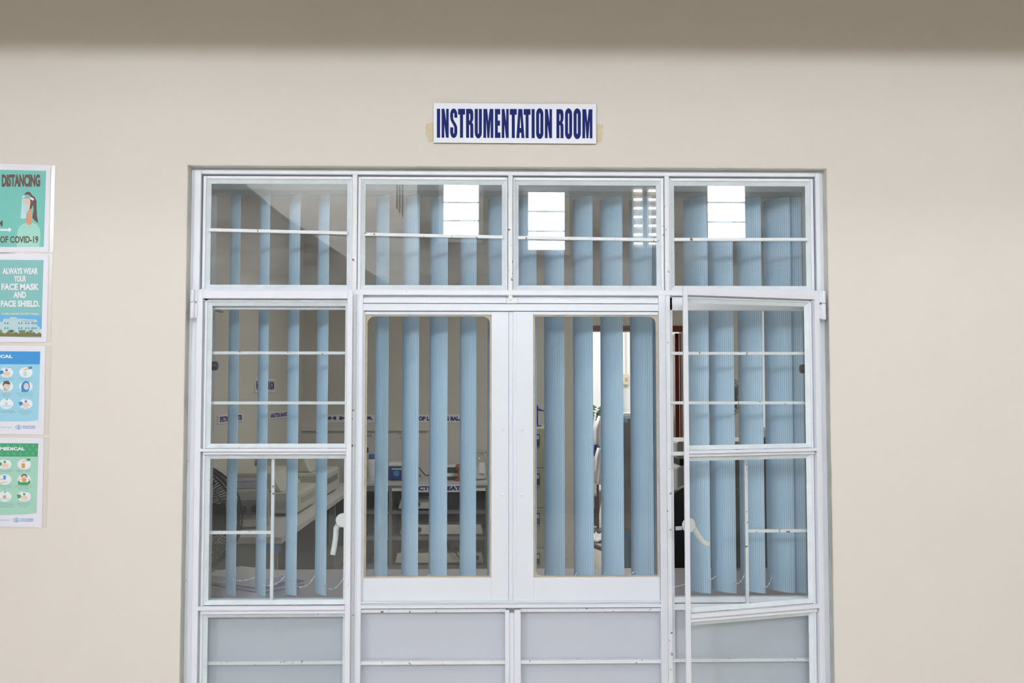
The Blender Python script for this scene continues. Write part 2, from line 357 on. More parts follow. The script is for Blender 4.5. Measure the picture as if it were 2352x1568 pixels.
# casement leaf; local frame: hinge at x=0, leaf along +x (mirrored when s=-1), front face y=0
ZT, ZM0, ZM1, ZB0, ZB1, ZBB = 1.8255, Z(1042.5), Z(1026), Z(1404), Z(1383), OZ0+.01
def casement(s, hx, hy, ang, name='casement'):
    LC = Vector((hx, hy, 0)); WD = .4975
    def mbx():
        return MB()
    def fin(mb, nm, m, parent, bevel=0, smooth=False, lab=None):
        for v in mb.v: v.x *= s
        o = mb.build(nm, m, parent, (0, 0, 0), bevel, smooth=smooth)
        return part(o, lab) if lab else o
    b = MB()
    fz = .0185
    # flange (front face)
    b.box(0, fz, 0, .006, ZBB, ZT); b.box(WD-.0165, WD, 0, .006, ZBB, ZT); b.box(fz, WD-.0165, 0, .006, ZT-.0255, ZT); b.box(fz, WD-.0165, 0, .006, ZBB, ZBB+.03)
    # web and lip on the hinge side and top, plain return on the free side
    b.box(fz-.004, fz, .004, .024, ZBB, ZT-.02); b.box(fz+.0045, fz+.0115, .012, .03, ZBB+.03, ZT-.030); b.box(fz-.002, fz+.0115, .022, .03, ZBB+.03, ZT-.02)
    b.box(fz, WD-.012, .012, .03, ZT-.0345, ZT-.030); b.box(fz, WD-.012, .022, .03, ZT-.034, ZT-.0235)
    b.box(WD-.0175, WD-.0125, .004, .03, ZBB+.03, ZT-.0255)
    leaf = MB(); leaf = b
    # middle and lower rails
    for (za, zb) in ((ZM0, ZM1), (ZB0, ZB1)):
        mid = (za+zb)/2
        b.box(fz-.004, WD-.0165, -.004, .012, mid-.001, zb-.003); b.box(fz+.006, WD-.0165, .006, .02, mid-.006, mid); b.box(fz+.006, WD-.0165, .003, .03, za+.001, mid-.005)
    o = MB.build(mirror(b, s), name, 'steel_paint', win, (0, 0, 0), .0012)
    o.location = LC-LW; o.rotation_euler = (0, 0, ang)
    x0, x1 = fz+.0115, WD-.0165
    for (za, zb) in ((ZM1-.002, ZT-.0345), (ZB1-.002, ZM0), (ZBB+.03, ZB0)):
        g = MB(); g.bevring(x0, x1+.004, za, zb, .0135, .016, .024)
        if s < 0: pass
        fin(g, 'putty', 'putty', o)
        fin(MB().box(x0+.010, x1-.004, .024, .028, za+.010, zb-.010), 'pane', 'glass_clean', o)
    # hinge knuckle beside the top corner
    for (za, zb) in ((1.7875, ZT+.002), (1.735, 1.7865)):
        g = MB().lathe([(.006, za), (.0075, za+.002), (.0075, zb-.002), (.006, zb)], (-.012, -.004, 0), 14)
        g.box(-.014, .002, -.004, .001, za+.003, zb-.003)
        fin(g, 'hinge', 'steel_paint', o, smooth=True)
    # handle inside the glass: round rosette and bent lever
    hz = at(1124, 1194, .03).z
    g = MB().lathe([(.020, .028), (.023, .031), (.023, .034), (.018, .038), (.009, .044), (.009, .050)], (WD-.030, 0, hz), 24, 'y')
    cx = WD-.030
    if s > 0: pl = [(cx, .046, hz), (cx-.012, .050, hz-.010), (cx-.024, .052, hz-.028), (cx-.026, .052, hz-.060), (cx-.030, .05, hz-.090), (cx-.034, .048, hz-.112)]
    else: pl = [(cx, .046, hz), (cx-.015, .050, hz+.004), (cx-.028, .053, hz-.012), (cx-.045, .056, hz-.036), (cx-.062, .057, hz-.056), (cx-.080, .054, hz-.066)]
    g.tube(pl, [.008, .010, .0095, .0088, .0092, .009], 10)
    hl = fin(g, 'handle', 'white_plastic', o, smooth=True)
    if s < 0:
        g = MB().box(WD-.006, WD+.016, .028, .036, hz-.014, hz-.002); fin(g, 'latch', 'grey_plastic', o, bevel=.002)
    return o
def mirror(mb, s):
    for v in mb.v: v.x *= s
    return mb
casement(1, at(449, 900, .004).x, .004, 0)
casement(-1, 1.0735, .004, radians(17.5))

# fixed inner frame and welded grille behind each casement
def grille(x0, x1, s):
    b = MB(); yi = FY0+.004
    zt2 = Z(664)
    o = MB()
    o.box(x0, x0+.026 if s > 0 else x0+.010, .046, .066, OZ0, zt2); o.box(x1-.010 if s > 0 else x1-.026, x1, .046, .066, OZ0, zt2)
    o.box(x0, x1, .046, .066, Z(711), Z(680)); o.box(x0, x1, .050, .075, Z(1389), Z(1376)); o.box(x0, x1, .044, .07, Z(1405), Z(1391))
    fr = o.build('fixed_frame', 'steel_paint', win, LW, bevel=.0015)
    lo = X(1713) if s < 0 else X(628)
    def bar(za, zb, xa, xb):
        MB().box(xa, xb, .040, .050, Z(zb), Z(za)).build('grille_bar', 'steel_paint_rusty', fr, LW, bevel=.001)
    bar(807, 814, x0, x1); bar(921.5, 928.5, x0, x1); bar(1038, 1047, x0, x1)
    xo, xi = (x0, lo) if s > 0 else (lo, x1)
    bar(1218, 1225.5, xo, xi); bar(1517, 1525, x0, x1)
    MB().box(lo-.0052, lo+.0052, .0385, .0505, Z(1390), Z(1045)).build('grille_bar', 'steel_paint_rusty', fr, LW, bevel=.001)
    return fr
fl = grille(X(462), mull[0][0], 1); frr = grille(mull[2][1], X(1876), -1)
# rubber stops on the inner frames
for px, s, fr in ((484, 1, fl), (1853, -1, frr)):
    p = at(px, 840 if s > 0 else 847, .062)
    g = MB().lathe([(.010, 0), (.0145, .004), (.0145, .018), (.012, .022)], (0, 0, 0), 16, 'x')
    for v in g.v: v.x *= s
    for v in g.v: v += p
    part(g.build('rubber_stop', 'black', fr, LW, smooth=True), 'black rubber stop')
# painted infill boards of the bottom row and their glazing bars
b0 = [(X(462), mull[0][0]), (X(822), X(1163)), (X(1195), X(1521)), (mull[2][1], X(1876))]
for x0, x1 in b0:
    MB().box(x0, x1, .068, .074, OZ0, Z(1403)).build('infill_board', 'board', win, LW)
for (x0, x1) in b0[1:3]:
    MB().box(x0, x1, .040, .064, Z(1527), Z(1518.5)).build('grille_bar', 'steel_paint_rusty', win, LW, bevel=.001)
    MB().box(x0, x1, .040, .072, Z(1407), Z(1399)).build('sill_bar', 'steel_paint_rusty', win, LW, bevel=.001)
b = MB(); b.box(X(1160), X(1170), .030, .068, OZ0, Z(1401)); b.box(X(1170), X(1181), .036, .066, OZ0, Z(1408)); b.box(X(1181), X(1196), .028, .066, OZ0, Z(1400))
b.build('center_post', 'steel_paint', win, LW, bevel=.0015)
# steel lining around the sliding unit
b = MB(); b.box(X(817), X(832.5), FY0-.002, .07, OZ0, Z(677)); b.box(X(819), X(823), FY0-.004, FY0, OZ0, Z(677))
b.box(X(1514), X(1530), FY0-.002, .07, OZ0, Z(677)); b.box(X(832), X(1514), FY0+.004, .07, Z(696), Z(684))
b.box(X(817), X(1530), .052, .069, Z(698), Z(673))
b.build('lining', 'steel_paint', win, LW, bevel=.0015)
b = MB(); b.box(X(1162), X(1190), .026, .040, Z(697), Z(684)); b.box(X(1168), X(1177), .022, .040, Z(690), Z(676)); b.build('weld_tab', 'steel_paint_rusty', win, LW, bevel=.003)

# aluminium sliding unit
b = MB(); ya, yb = .034, .075
b.box(X(832), X(1514), ya, yb, Z(713.5), Z(697.5)); b.box(X(832), X(1514), ya-.002, yb, Z(1384), Z(1380.5)); b.box(X(832), X(1514), ya+.006, yb, Z(1389), Z(1384))
b.box(X(832), X(1514), ya-.004, yb, Z(1396), Z(1388)); b.box(X(832), X(834), ya, yb, Z(1384), Z(713))
unit = b.build('sliding_unit_frame', 'alu', win, LW, bevel=.0008)
def rrect(x0, x1, z0, z1, r, cor, n=8):
    pts = []
    for (cx, cz, a0, k) in ((x0+r, z0+r, pi, 0), (x1-r, z0+r, 1.5*pi, 1), (x1-r, z1-r, 0, 2), (x0+r, z1-r, .5*pi, 3)):
        for i in range(n+1):
            if cor[k]: a = a0+.5*pi*i/n; pts.append((cx+r*cos(a), cz+r*sin(a)))
            else: pts.append(((x0, x1, x1, x0)[k], (z0, z0, z1, z1)[k]))
    return pts
def ringmesh(mb, outer, inner, y0, y1):
    n = len(outer)
    vs = [(x, y0, z) for x, z in outer]+[(x, y0, z) for x, z in inner]+[(x, y1, z) for x, z in outer]+[(x, y1, z) for x, z in inner]
    fs = []
    for i in range(n):
        j = (i+1) % n
        fs += [(i, j, n+j, n+i), (2*n+i, 3*n+i, 3*n+j, 2*n+j), (n+i, n+j, 3*n+j, 3*n+i), (i, 2*n+i, 2*n+j, j)]
    return mb.add(vs, fs)
def sash(x0, x1, xg0, xg1, yf, cor, rivx, lab):
    b = MB(); zt, zb = Z(715), Z(1380.5)
    b.box(x0, xg0, yf, yf+.022, zb, zt); b.box(xg1, x1, yf, yf+.022, zb, zt)
    b.box(xg0, xg1, yf+.001, yf+.022, Z(722), zt); b.box(xg0, xg1, yf+.001, yf+.022, zb, Z(1327.5))
    o = part(b.build('sliding_sash', 'alu', win, LW, bevel=.0008), lab)
    z0, z1 = Z(1328), Z(721.5)
    out = rrect(xg0, xg1, z0, z1, .02, (0, 0, 0, 0)); inn = rrect(xg0+.0065, xg1-.0055, z0+.005, z1-.006, .024, cor)
    ringmesh(MB(), out, inn, yf+.006, yf+.014).build('gasket', 'gasket', o, LW)
    MB().box(xg0+.002, xg1-.002, yf+.010, yf+.0135, z0+.002, z1-.002).build('pane', 'glass_clean', o, LW)
    for py in (986, 1137):
        MB().lathe([(.0058, 0), (.0056, -.0012), (.0035, -.0024), (.0005, -.0028)], (X(rivx), yf, Z(py)), 16, 'y').build('rivet', 'alu', o, LW, smooth=True)
    return o
sash(X(834), X(1168), X(837), X(1129), .042, (0, 0, 1, 1), 1154, 'left sliding sash')
s2 = sash(X(1180), X(1513.5), X(1225), X(1512.5), .038, (1, 0, 1, 0), 1198, 'right sliding sash')
b = MB(); b.box(X(1168.5), X(1180), .046, .064, Z(1380.5), Z(715)); b.box(X(1179), X(1187), .036, .040, Z(1380.5), Z(715))
b.build('interlock', 'alu', s2, LW, bevel=.0006)

# ------------------------------------------------------------------ vertical blind
LB = Vector((.07, .26, .80)); blind = empty('vertical_blind', LB, 'blue ribbed vinyl vertical blind hanging behind the steel window', 'blind')
slats = [(-.885, 61), (-.783, 62.3), (-.680, 61.4), (-.579, 62.9), (-.477, 62), (-.374, 61.6), (-.275, 56), (-.178, 54.7), (-.075, 59.6), (.0235, 58.4), (.130, 57),
         (.225, 56.4), (.326, 58.9), (.4265, 54.5), (.530, 56.5), (.600, 58), (.724, 56), (.812, 56), (.9135, 58.4), (1.012, 53), (1.056, 60)]
WS, ZS1, ZS0 = .115, 2.185, .812
MB().box(-.955, 1.09, .235, .275, ZS1-.002, 2.2).build('head_rail', 'grey_plastic', blind, LB, bevel=.002)
def slat_mesh():
    n = 28; sag = .015; th = .0012; vs = []; fs = []
    for z in (ZS0, ZS1-.004):
        for side in (0, 1):
            for i in range(n+1):
                u = (i/n-.5)*WS; vs.append((u, -sag*(1-(2*u/WS)**2)+side*th, z-LB.z))
    r = n+1
    for i in range(n):
        fs += [(i, i+1, 2*r+i+1, 2*r+i), (r+i+1, r+i, 3*r+i, 3*r+i+1), (i+1, i, r+i, r+i+1), (2*r+i, 2*r+i+1, 3*r+i+1, 3*r+i)]
    fs += [(0, 2*r, 3*r, r), (n, r+n, 3*r+n, 2*r+n)]
    me = bpy.data.meshes.new('slat'); me.from_pydata(vs, [], fs); me.materials.append(M['slat_vinyl'])
    bm = bmesh.new(); bm.from_mesh(me); bmesh.ops.recalc_face_normals(bm, faces=bm.faces); bm.to_mesh(me); bm.free()
    for p in me.polygons: p.use_smooth = True
    me.set_sharp_from_angle(angle=radians(40))
    return me
sm = slat_mesh()
for x, a in slats:
    o = bpy.data.objects.new('slat', sm); COL.objects.link(o); o.parent = blind
    o.location = (x-LB.x, .27-LB.y-(.0 if x < 1.05 else -.0), 0); o.rotation_euler = (0, 0, -radians(a))
# bead chains linking the slat bottoms: near-edge chain, sagging between neighbours
def chain(i, ends_z, sagv):
    (xa, aa), (xb, ab) = slats[i], slats[i+1]
    p0 = Vector((xa+.0*cos(radians(aa)), .27-.02, ends_z[0])); p1 = Vector((xb-.0, .27-.02, ends_z[1]))
    p0 = Vector((xa+.046*cos(radians(aa)), .27-.046*sin(radians(aa))-.012, ends_z[0])); p1 = Vector((xb-.030*cos(radians(ab)), .27+.030*sin(radians(ab)), ends_z[1]))
    g = MB(); pts = []
    for k in range(13):
        t = k/12; p = p0.lerp(p1, t); p.z -= sagv*4*t*(1-t); pts.append(p)
    g.tube(pts, .0012, 6, False)
    for k in (0, 3, 6, 9, 11): g.ball(pts[k], .0032, 6)
    g.build('bead_chain', 'bead_white', blind, LB, smooth=True)
for i, (za, zb, sg) in enumerate([(.868, .872, .012), (.85, .880, .02), (.852, .885, .03), (.848, .885, .035), (.85, .88, .03), (.86, .873, .004), (.86, .875, .004), (.84, .88, .03),
                                  (.845, .88, .02), (.86, .88, .02), (.85, .88, .012), (.825, .885, .01), (.85, .882, .012), (.87, .88, .004), (.868, .874, .004), (.835, .84, .002),
                                  (.862, .865, .006), (.852, .88, .02), (.835, .88, .02)]):
    chain(i, (za, zb), sg)

# ------------------------------------------------------------------ door sign
WLP = lambda Y: (lambda px, py: at(px, py, Y))
LS = at(1182, 328, 0); sign = empty('room_sign', LS, 'white board with heavy blue INSTRUMENTATION ROOM lettering taped above the window', 'sign')
c = [at(*p, -.009) for p in ((996, 327.6), (1369, 330), (1369.3, 238.8), (996, 236.5))]
MB().prism(c, (0, .0015, 0)).build('face', 'sign_white', sign, LS)
MB().prism([v+Vector((0, .0015, 0)) for v in c], (0, .0068, 0)).build('board', 'foam_edge', sign, LS)
def S_out(n=10):
    """outline of a condensed S in the unit cell"""
    w, h, st, sv = 1, 1, .42, .155
    out = []
    def arc(cx, cy, rx, ry, a0, a1, k=n): return [(cx+rx*cos(a0+(a1-a0)*i/k), cy+ry*sin(a0+(a1-a0)*i/k)) for i in range(k+1)]
    o = [(1, .69), (1, .80)]+arc(.5, .80, .5, .21, 0, pi)+[(0, .74), (.02, .66), (.10, .585), (.48, .42), (.58, .36), (.58, .20)]
    o += arc(.505, .19, .075, .045, 0, -pi)+[(.43, .36), (0, .36), (0, .20)]+arc(.5, .20, .5, .21, pi, 2*pi)+[(1, .24), (.99, .36), (.90, .44), (.52, .60), (.42, .66), (.42, .80)]
    o += arc(.50, .81, .08, .045, pi, 0)+[(.58, .69)]
    return o
def O_ring(x0, x1, y0, y1, n=12, e=.5):
    cx, cy, rx = (x0+x1)/2, (y0+y1)/2, (x1-x0)/2; ry = rx*.42 if e is None else e
    pts = []
    for i in range(n+1): a = pi*i/n; pts.append((cx+rx*cos(a), y1-ry+ry*sin(a)))
    for i in range(n+1): a = pi+pi*i/n; pts.append((cx+rx*cos(a), y0+ry+ry*sin(a)))
    return pts
G = {
 'I': [[(0, 0), (1, 0), (1, 1), (0, 1)]],
 'N': [[(0, 0), (.38, 0), (.38, .46), (.62, 0), (1, 0), (1, 1), (.64, 1), (.64, .57), (.40, 1), (0, 1)]],
 'T': [[(.28, 0), (.72, 0), (.72, .80), (1, .80), (1, 1), (0, 1), (0, .80), (.28, .80)]],
 'E': [[(0, 0), (1, 0), (1, .19), (.52, .19), (.52, .42), (.93, .42), (.93, .60), (.52, .60), (.52, .81), (.96, .81), (.96, 1), (0, 1)]],
 'M': [[(0, 0), (.28, 0), (.28, .62), (.40, 0), (.60, 0), (.73, .62), (.73, 0), (1, 0), (1, 1), (.63, 1), (.50, .56), (.38, 1), (0, 1)]],
 'A': [[(0, 0), (.37, 0), (.40, .18), (.60, .18), (.63, 0), (1, 0), (.74, 1), (.24, 1)], [(.42, .35), (.58, .35), (.50, .76)]],
 'U': [[(0, 1), (0, .19)]+[(.5-.5*cos(pi*i/12), .19-.21*sin(pi*i/12)) for i in range(1, 12)]+[(1, .19), (1, 1), (.57, 1), (.57, .18)]+[(.5+.07*cos(pi*i/6), .18-.045*sin(pi*i/6)) for i in range(1, 6)]+[(.43, .18), (.43, 1)]],
 'R': [[(0, 0), (.42, 0), (.42, .45), (.50, .45), (.57, .42), (.58, .35), (.58, 0), (1, 0), (1, .34), (.99, .44), (.93, .50), (.80, .535), (.95, .60), (1, .68), (1, .82), (.96, .92), (.84, .98), (.6, 1), (0, 1)],
       [(.42, .59), (.52, .60), (.57, .64), (.58, .72), (.57, .80), (.52, .83), (.42, .84)]],
 'O': [O_ring(0, 1, -.03, 1.03, e=.20), O_ring(.42, .58, .15, .86, e=.045)],
 'S': [S_out()],
}
def glyph(ch):
    cu = bpy.data.curves.new('g', 'CURVE'); cu.dimensions = '2D'; cu.fill_mode = 'BOTH'
    for lp in G[ch]:
        sp = cu.splines.new('POLY'); sp.points.add(len(lp)-1); sp.use_cyclic_u = True
        for p, (u, v) in zip(sp.points, lp): p.co = (u, v, 0, 1)
    o = bpy.data.objects.new('g', cu); COL.objects.link(o)
    me = bpy.data.meshes.new_from_object(o.evaluated_get(bpy.context.evaluated_depsgraph_get()))
    r = ([v.co.copy() for v in me.vertices], [tuple(p.vertices) for p in me.polygons])
    bpy.data.objects.remove(o); bpy.data.curves.remove(cu); bpy.data.meshes.remove(me)
    return r
lets = [('I', 232, 272), ('N', 290, 378), ('S', 395, 483), ('T', 492, 578), ('R', 590, 680), ('U', 697, 785), ('M', 803, 925), ('E', 945, 1013), ('N', 1028, 1114), ('T', 1127, 1213),
        ('A', 1208, 1307), ('T', 1297, 1382), ('I', 1395, 1433), ('O', 1450, 1540), ('N', 1558, 1646), ('R', 1700, 1787), ('O', 1805, 1893), ('O', 1910, 2000), ('M', 2018, 2142)]
gc = {}
b = MB()
for ch, xa_, xb_ in lets:
    if ch not in gc: gc[ch] = glyph(ch)
    vs, fs = gc[ch]; pts = []
    for v in vs:
        cx = 960+(xa_+(xb_-xa_)*v.x)/5.345; k = (cx-1003)/(1361-1003)
        yt = 249.6+k*1.3; yb = 316.0+k*1.7
        pts.append(at(cx, yb+(yt-yb)*v.y, -.0094))
    b.add(pts, fs)
b.build('lettering', 'navy_ink', sign, LS)
rag = random.Random(3)
def tape(p):
    MB().prism([at(x, y, -.0006) for x, y in p], (0, .0005, 0)).build('tape', 'tape', sign, LS)
tape([(998, 282), (990, 281), (984, 283), (979, 282), (978, 288), (976.5, 293), (978, 299), (977, 305), (977, 311), (981, 316), (983, 320), (981, 325), (987, 326), (998, 326)])
tape([(1366, 284), (1372, 285), (1376, 284), (1379, 287), (1384, 286), (1386, 290), (1384, 294), (1381, 297), (1385, 301), (1385, 308), (1383, 313), (1383, 326), (1375, 327), (1366, 326)])
tape([(1168, 326), (1192, 326), (1190, 331.5), (1183, 332), (1178, 334), (1171, 332.5)])

# ------------------------------------------------------------------ posters taped to the wall
def shape(mb, fn, pts, th=.0):
    vs = [fn(*p) for p in pts]; return mb.add(vs, [tuple(range(len(vs)))])
def ell(cx, cy, rx, ry, n=20, a=0): return [(cx+rx*cos(2*pi*i/n)*cos(a)-ry*sin(2*pi*i/n)*sin(a), cy+rx*cos(2*pi*i/n)*sin(a)+ry*sin(2*pi*i/n)*cos(a)) for i in range(n)]
class Art:
    """printed shapes of one poster, laid 0.12 mm apart; each text line, icon and picture is a mesh of its own"""
    def __init__(s, root, L): s.r = root; s.L = L; s.g = {}; s.n = 0; s.cur = None
    def fn(s, lay): return lambda px, py: at(px, py, -.0026-.00012*lay)
    def poly(s, name, m, pts, lay):
        key = (name, s.cur if name == 'icon' else None)
        vs = [s.fn(lay)(*p) for p in pts]; s.g.setdefault(key, []).append((vs, [tuple(range(len(vs)))], m))
    def text(s, name, m, t, box, lay, bold=.02):
        b = text_on(MB(), t, s.fn(lay), *box, bold); s.n += 1; s.g[(name, 't%d' % s.n)] = [(b.v, b.f, m)]
    def done(s):
        for (name, k), items in s.g.items():
            ms = []; vs = []; fs = []; mi = []
            for v, f, m in items:
                if m not in ms: ms.append(m)
                fs += [tuple(i+len(vs) for i in q) for q in f]; mi += [ms.index(m)]*len(f); vs += [p-s.L for p in v]
            me = bpy.data.meshes.new(name); me.from_pydata(vs, [], fs)
            for m in ms: me.materials.append(M[m])
            for p, i in zip(me.polygons, mi): p.material_index = i
            o = bpy.data.objects.new(name, me); COL.objects.link(o); o.parent = s.r
def poster(corners, lam, label):
    cx = sum(p[0] for p in corners)/4; L = at(cx, max(p[1] for p in corners), 0)
    r = empty('poster', L, label, 'poster', 'safety posters on the corridor wall')
    MB().prism([at(*p, -.0008) for p in lam], (0, .0006, 0)).build('laminate', 'laminate', r, L)
    MB().prism([at(*p, -.0024) for p in corners], (0, .0012, 0)).build('sheet', 'paper', r, L)
    return Art(r, L)
# 1 distancing
A = poster([(-46, 580), (112, 578), (117, 380), (-42, 377)], [(-55, 583), (122, 580), (127, 380), (-50, 375)], 'teal distancing poster showing a woman in a face shield, topmost on the wall')
A.poly('print', 'teal', [(-36, 567), (100.5, 567), (106, 392), (-32, 389)], 0)
A.text('lettering', 'ink_brown', 'DISTANCING', (4, 92, 400, 429), 5, .05)
A.text('lettering', 'ink_brown', 'RID OF COVID-19', (-27, 88, 542, 558), 5, .03)
A.text('lettering', 'ink_brown', '1 M', (-16, 6, 506, 520), 5, .03)
A.poly('arrow', 'print_white', [(-25, 525.5), (20, 525.5), (20, 521.5), (27, 527.5), (20, 534), (20, 530), (-25, 530)], 5)
A.poly('figure', 'mint', [(38, 567), (40, 530), (44, 520), (52, 515), (60, 511), (74, 511), (84, 515), (91, 524), (93, 540), (90, 567)], 1)
A.poly('figure', 'hair', [(55, 451), (57, 444), (63, 440), (69, 441), (74, 448), (80, 453), (84, 462), (84, 478), (85, 495), (88, 512), (80, 507), (74, 500), (77, 480), (76, 470), (72, 480), (66, 482), (62, 470), (58, 456)], 2)
A.poly('figure', 'skin', [(63, 478), (72, 480), (73, 512), (70, 516), (64, 516), (60, 512), (60, 500), (63, 495)], 3)
A.poly('figure', 'skin_light', [(55, 454), (68, 455), (70, 464), (68, 478), (65, 484), (60, 490), (55, 487), (54, 470)], 3)
A.poly('figure', 'mask_blue', [(53, 468), (60, 470), (66, 470), (66, 482), (60, 491), (54, 492), (51, 486), (51, 474)], 4)
A.poly('figure', 'sky_pale', [(51, 455), (54, 455), (54, 487), (60, 491), (60, 500), (55, 503), (47, 501)], 5)
A.poly('figure', 'teal2', [(52, 449), (62, 446), (70, 449), (70, 456), (52, 455)], 5)
A.poly('figure', 'print_white', [(51, 449.5), (57, 449), (57, 453.5), (51, 453.5)], 6)
A.poly('figure', 'print_white', [(70, 452), (78, 456), (77, 461), (69, 457)], 6)
A.done()
# 2 face mask
A = poster([(-48, 785), (107, 785.5), (112.5, 585), (-43, 581)], [(-57, 789), (117, 787), (121, 583), (-52, 578)], 'teal poster asking to wear face mask and face shield, with a photo of a building')
A.poly('print', 'teal2', [(-38, 772), (95, 775), (100, 597), (-33, 596)], 0)
for t, bx in (('ALWAYS WEAR', (6, 87, 615, 629.5)), ('YOUR', (32, 60, 633, 647)), ('FACE MASK', (3, 89.5, 651, 666)), ('AND', (31, 60, 669.5, 684)), ('FACE SHIELD.', (2, 91, 690, 704.5))):
    A.text('lettering_shadow', 'shadow_grey', t, (bx[0]+.8, bx[1]+.8, bx[2]+.8, bx[3]+.8), 1, .04)
    A.text('lettering', 'print_white', t, bx, 2, .04)
A.text('lettering', 'print_white', 'A safety reminder from SSC Tacloban.', (5, 90, 718, 723.5), 2, .01)
A.poly('photo', 'sky_print', [(-36, 772), (95, 773), (96.5, 725), (-35, 723)], 1)
A.poly('photo', 'sky_pale', [(-36, 772), (95, 773), (95.5, 756), (70, 748), (40, 752), (0, 750), (-35, 748)], 2)
A.poly('photo', 'building_print', [(-30, 770), (92, 771), (91, 750), (86, 749), (85, 734), (38, 731), (38, 728), (23, 727.5), (22, 732), (8, 731), (6, 739), (-30, 741)], 3)
for wy in (740, 751.5):
    for wx in (10, 16, 42, 48, 58, 64, 72, 76, 81): A.poly('photo', 'glass_print', [(wx, wy), (wx+3.4, wy), (wx+3.4, wy+4), (wx, wy+4)], 4)
A.poly('photo', 'bush_print', [(-36, 772), (95, 773), (95, 766), (90, 763), (84, 767), (78, 762), (70, 766), (64, 760), (56, 765), (50, 759), (44, 766), (36, 762), (28, 767), (20, 759), (12, 766), (4, 763), (-36, 764)], 5)
for hx in (0, 22, 28, 46, 54, 70): A.poly('photo', 'palm_print', [(hx-3, 762), (hx-4, 757), (hx, 759), (hx+1, 754), (hx+2, 759), (hx+6, 757), (hx+4, 762), (hx+1, 768)], 6)
A.text('lettering', 'label_dark', 'St. Scholastica\'s College', (50, 78, 735, 738.5), 6, .0)
A.done()
# 3 and 4: mask instructions
def who(A, ex, ey, tx0, tx1, ux1):
    A.poly('emblem', 'who_blue', ell(ex, ey, 7.2, 5.2), 1); A.poly('emblem', 'paper', ell(ex, ey, 6.0, 4.2), 2)
    A.poly('emblem', 'who_blue', ell(ex, ey, 3.9, 3.3), 3); A.poly('emblem', 'paper', ell(ex, ey-.3, 2.9, 2.3), 4)
    A.poly('emblem', 'who_blue', [(ex-.5, ey-4.4), (ex+.5, ey-4.4), (ex+.5, ey+4), (ex-.5, ey+4)], 5)
    A.poly('emblem', 'who_blue', [(ex-1.6, ey+2.6), (ex+1.4, ey+.6), (ex-1.2, ey-1.0), (ex+1.0, ey-2.6), (ex+1.8, ey-2.2), (ex+.2, ey-1.1), (ex+2.4, ey+.8), (ex-.9, ey+3.1)], 6)
    A.text('lettering', 'who_blue', 'World Health', (tx0, tx1-1, ey-4.2, ey-.5), 2, .02)
    A.text('lettering', 'who_blue', 'Organization', (tx0, tx1-1, ey-.1, ey+4.3), 2, .02)
    A.text('lettering', 'who_blue', 'who.int/epi-win', (-14, ux1, ey-1.4, ey+1.8), 2, .0)
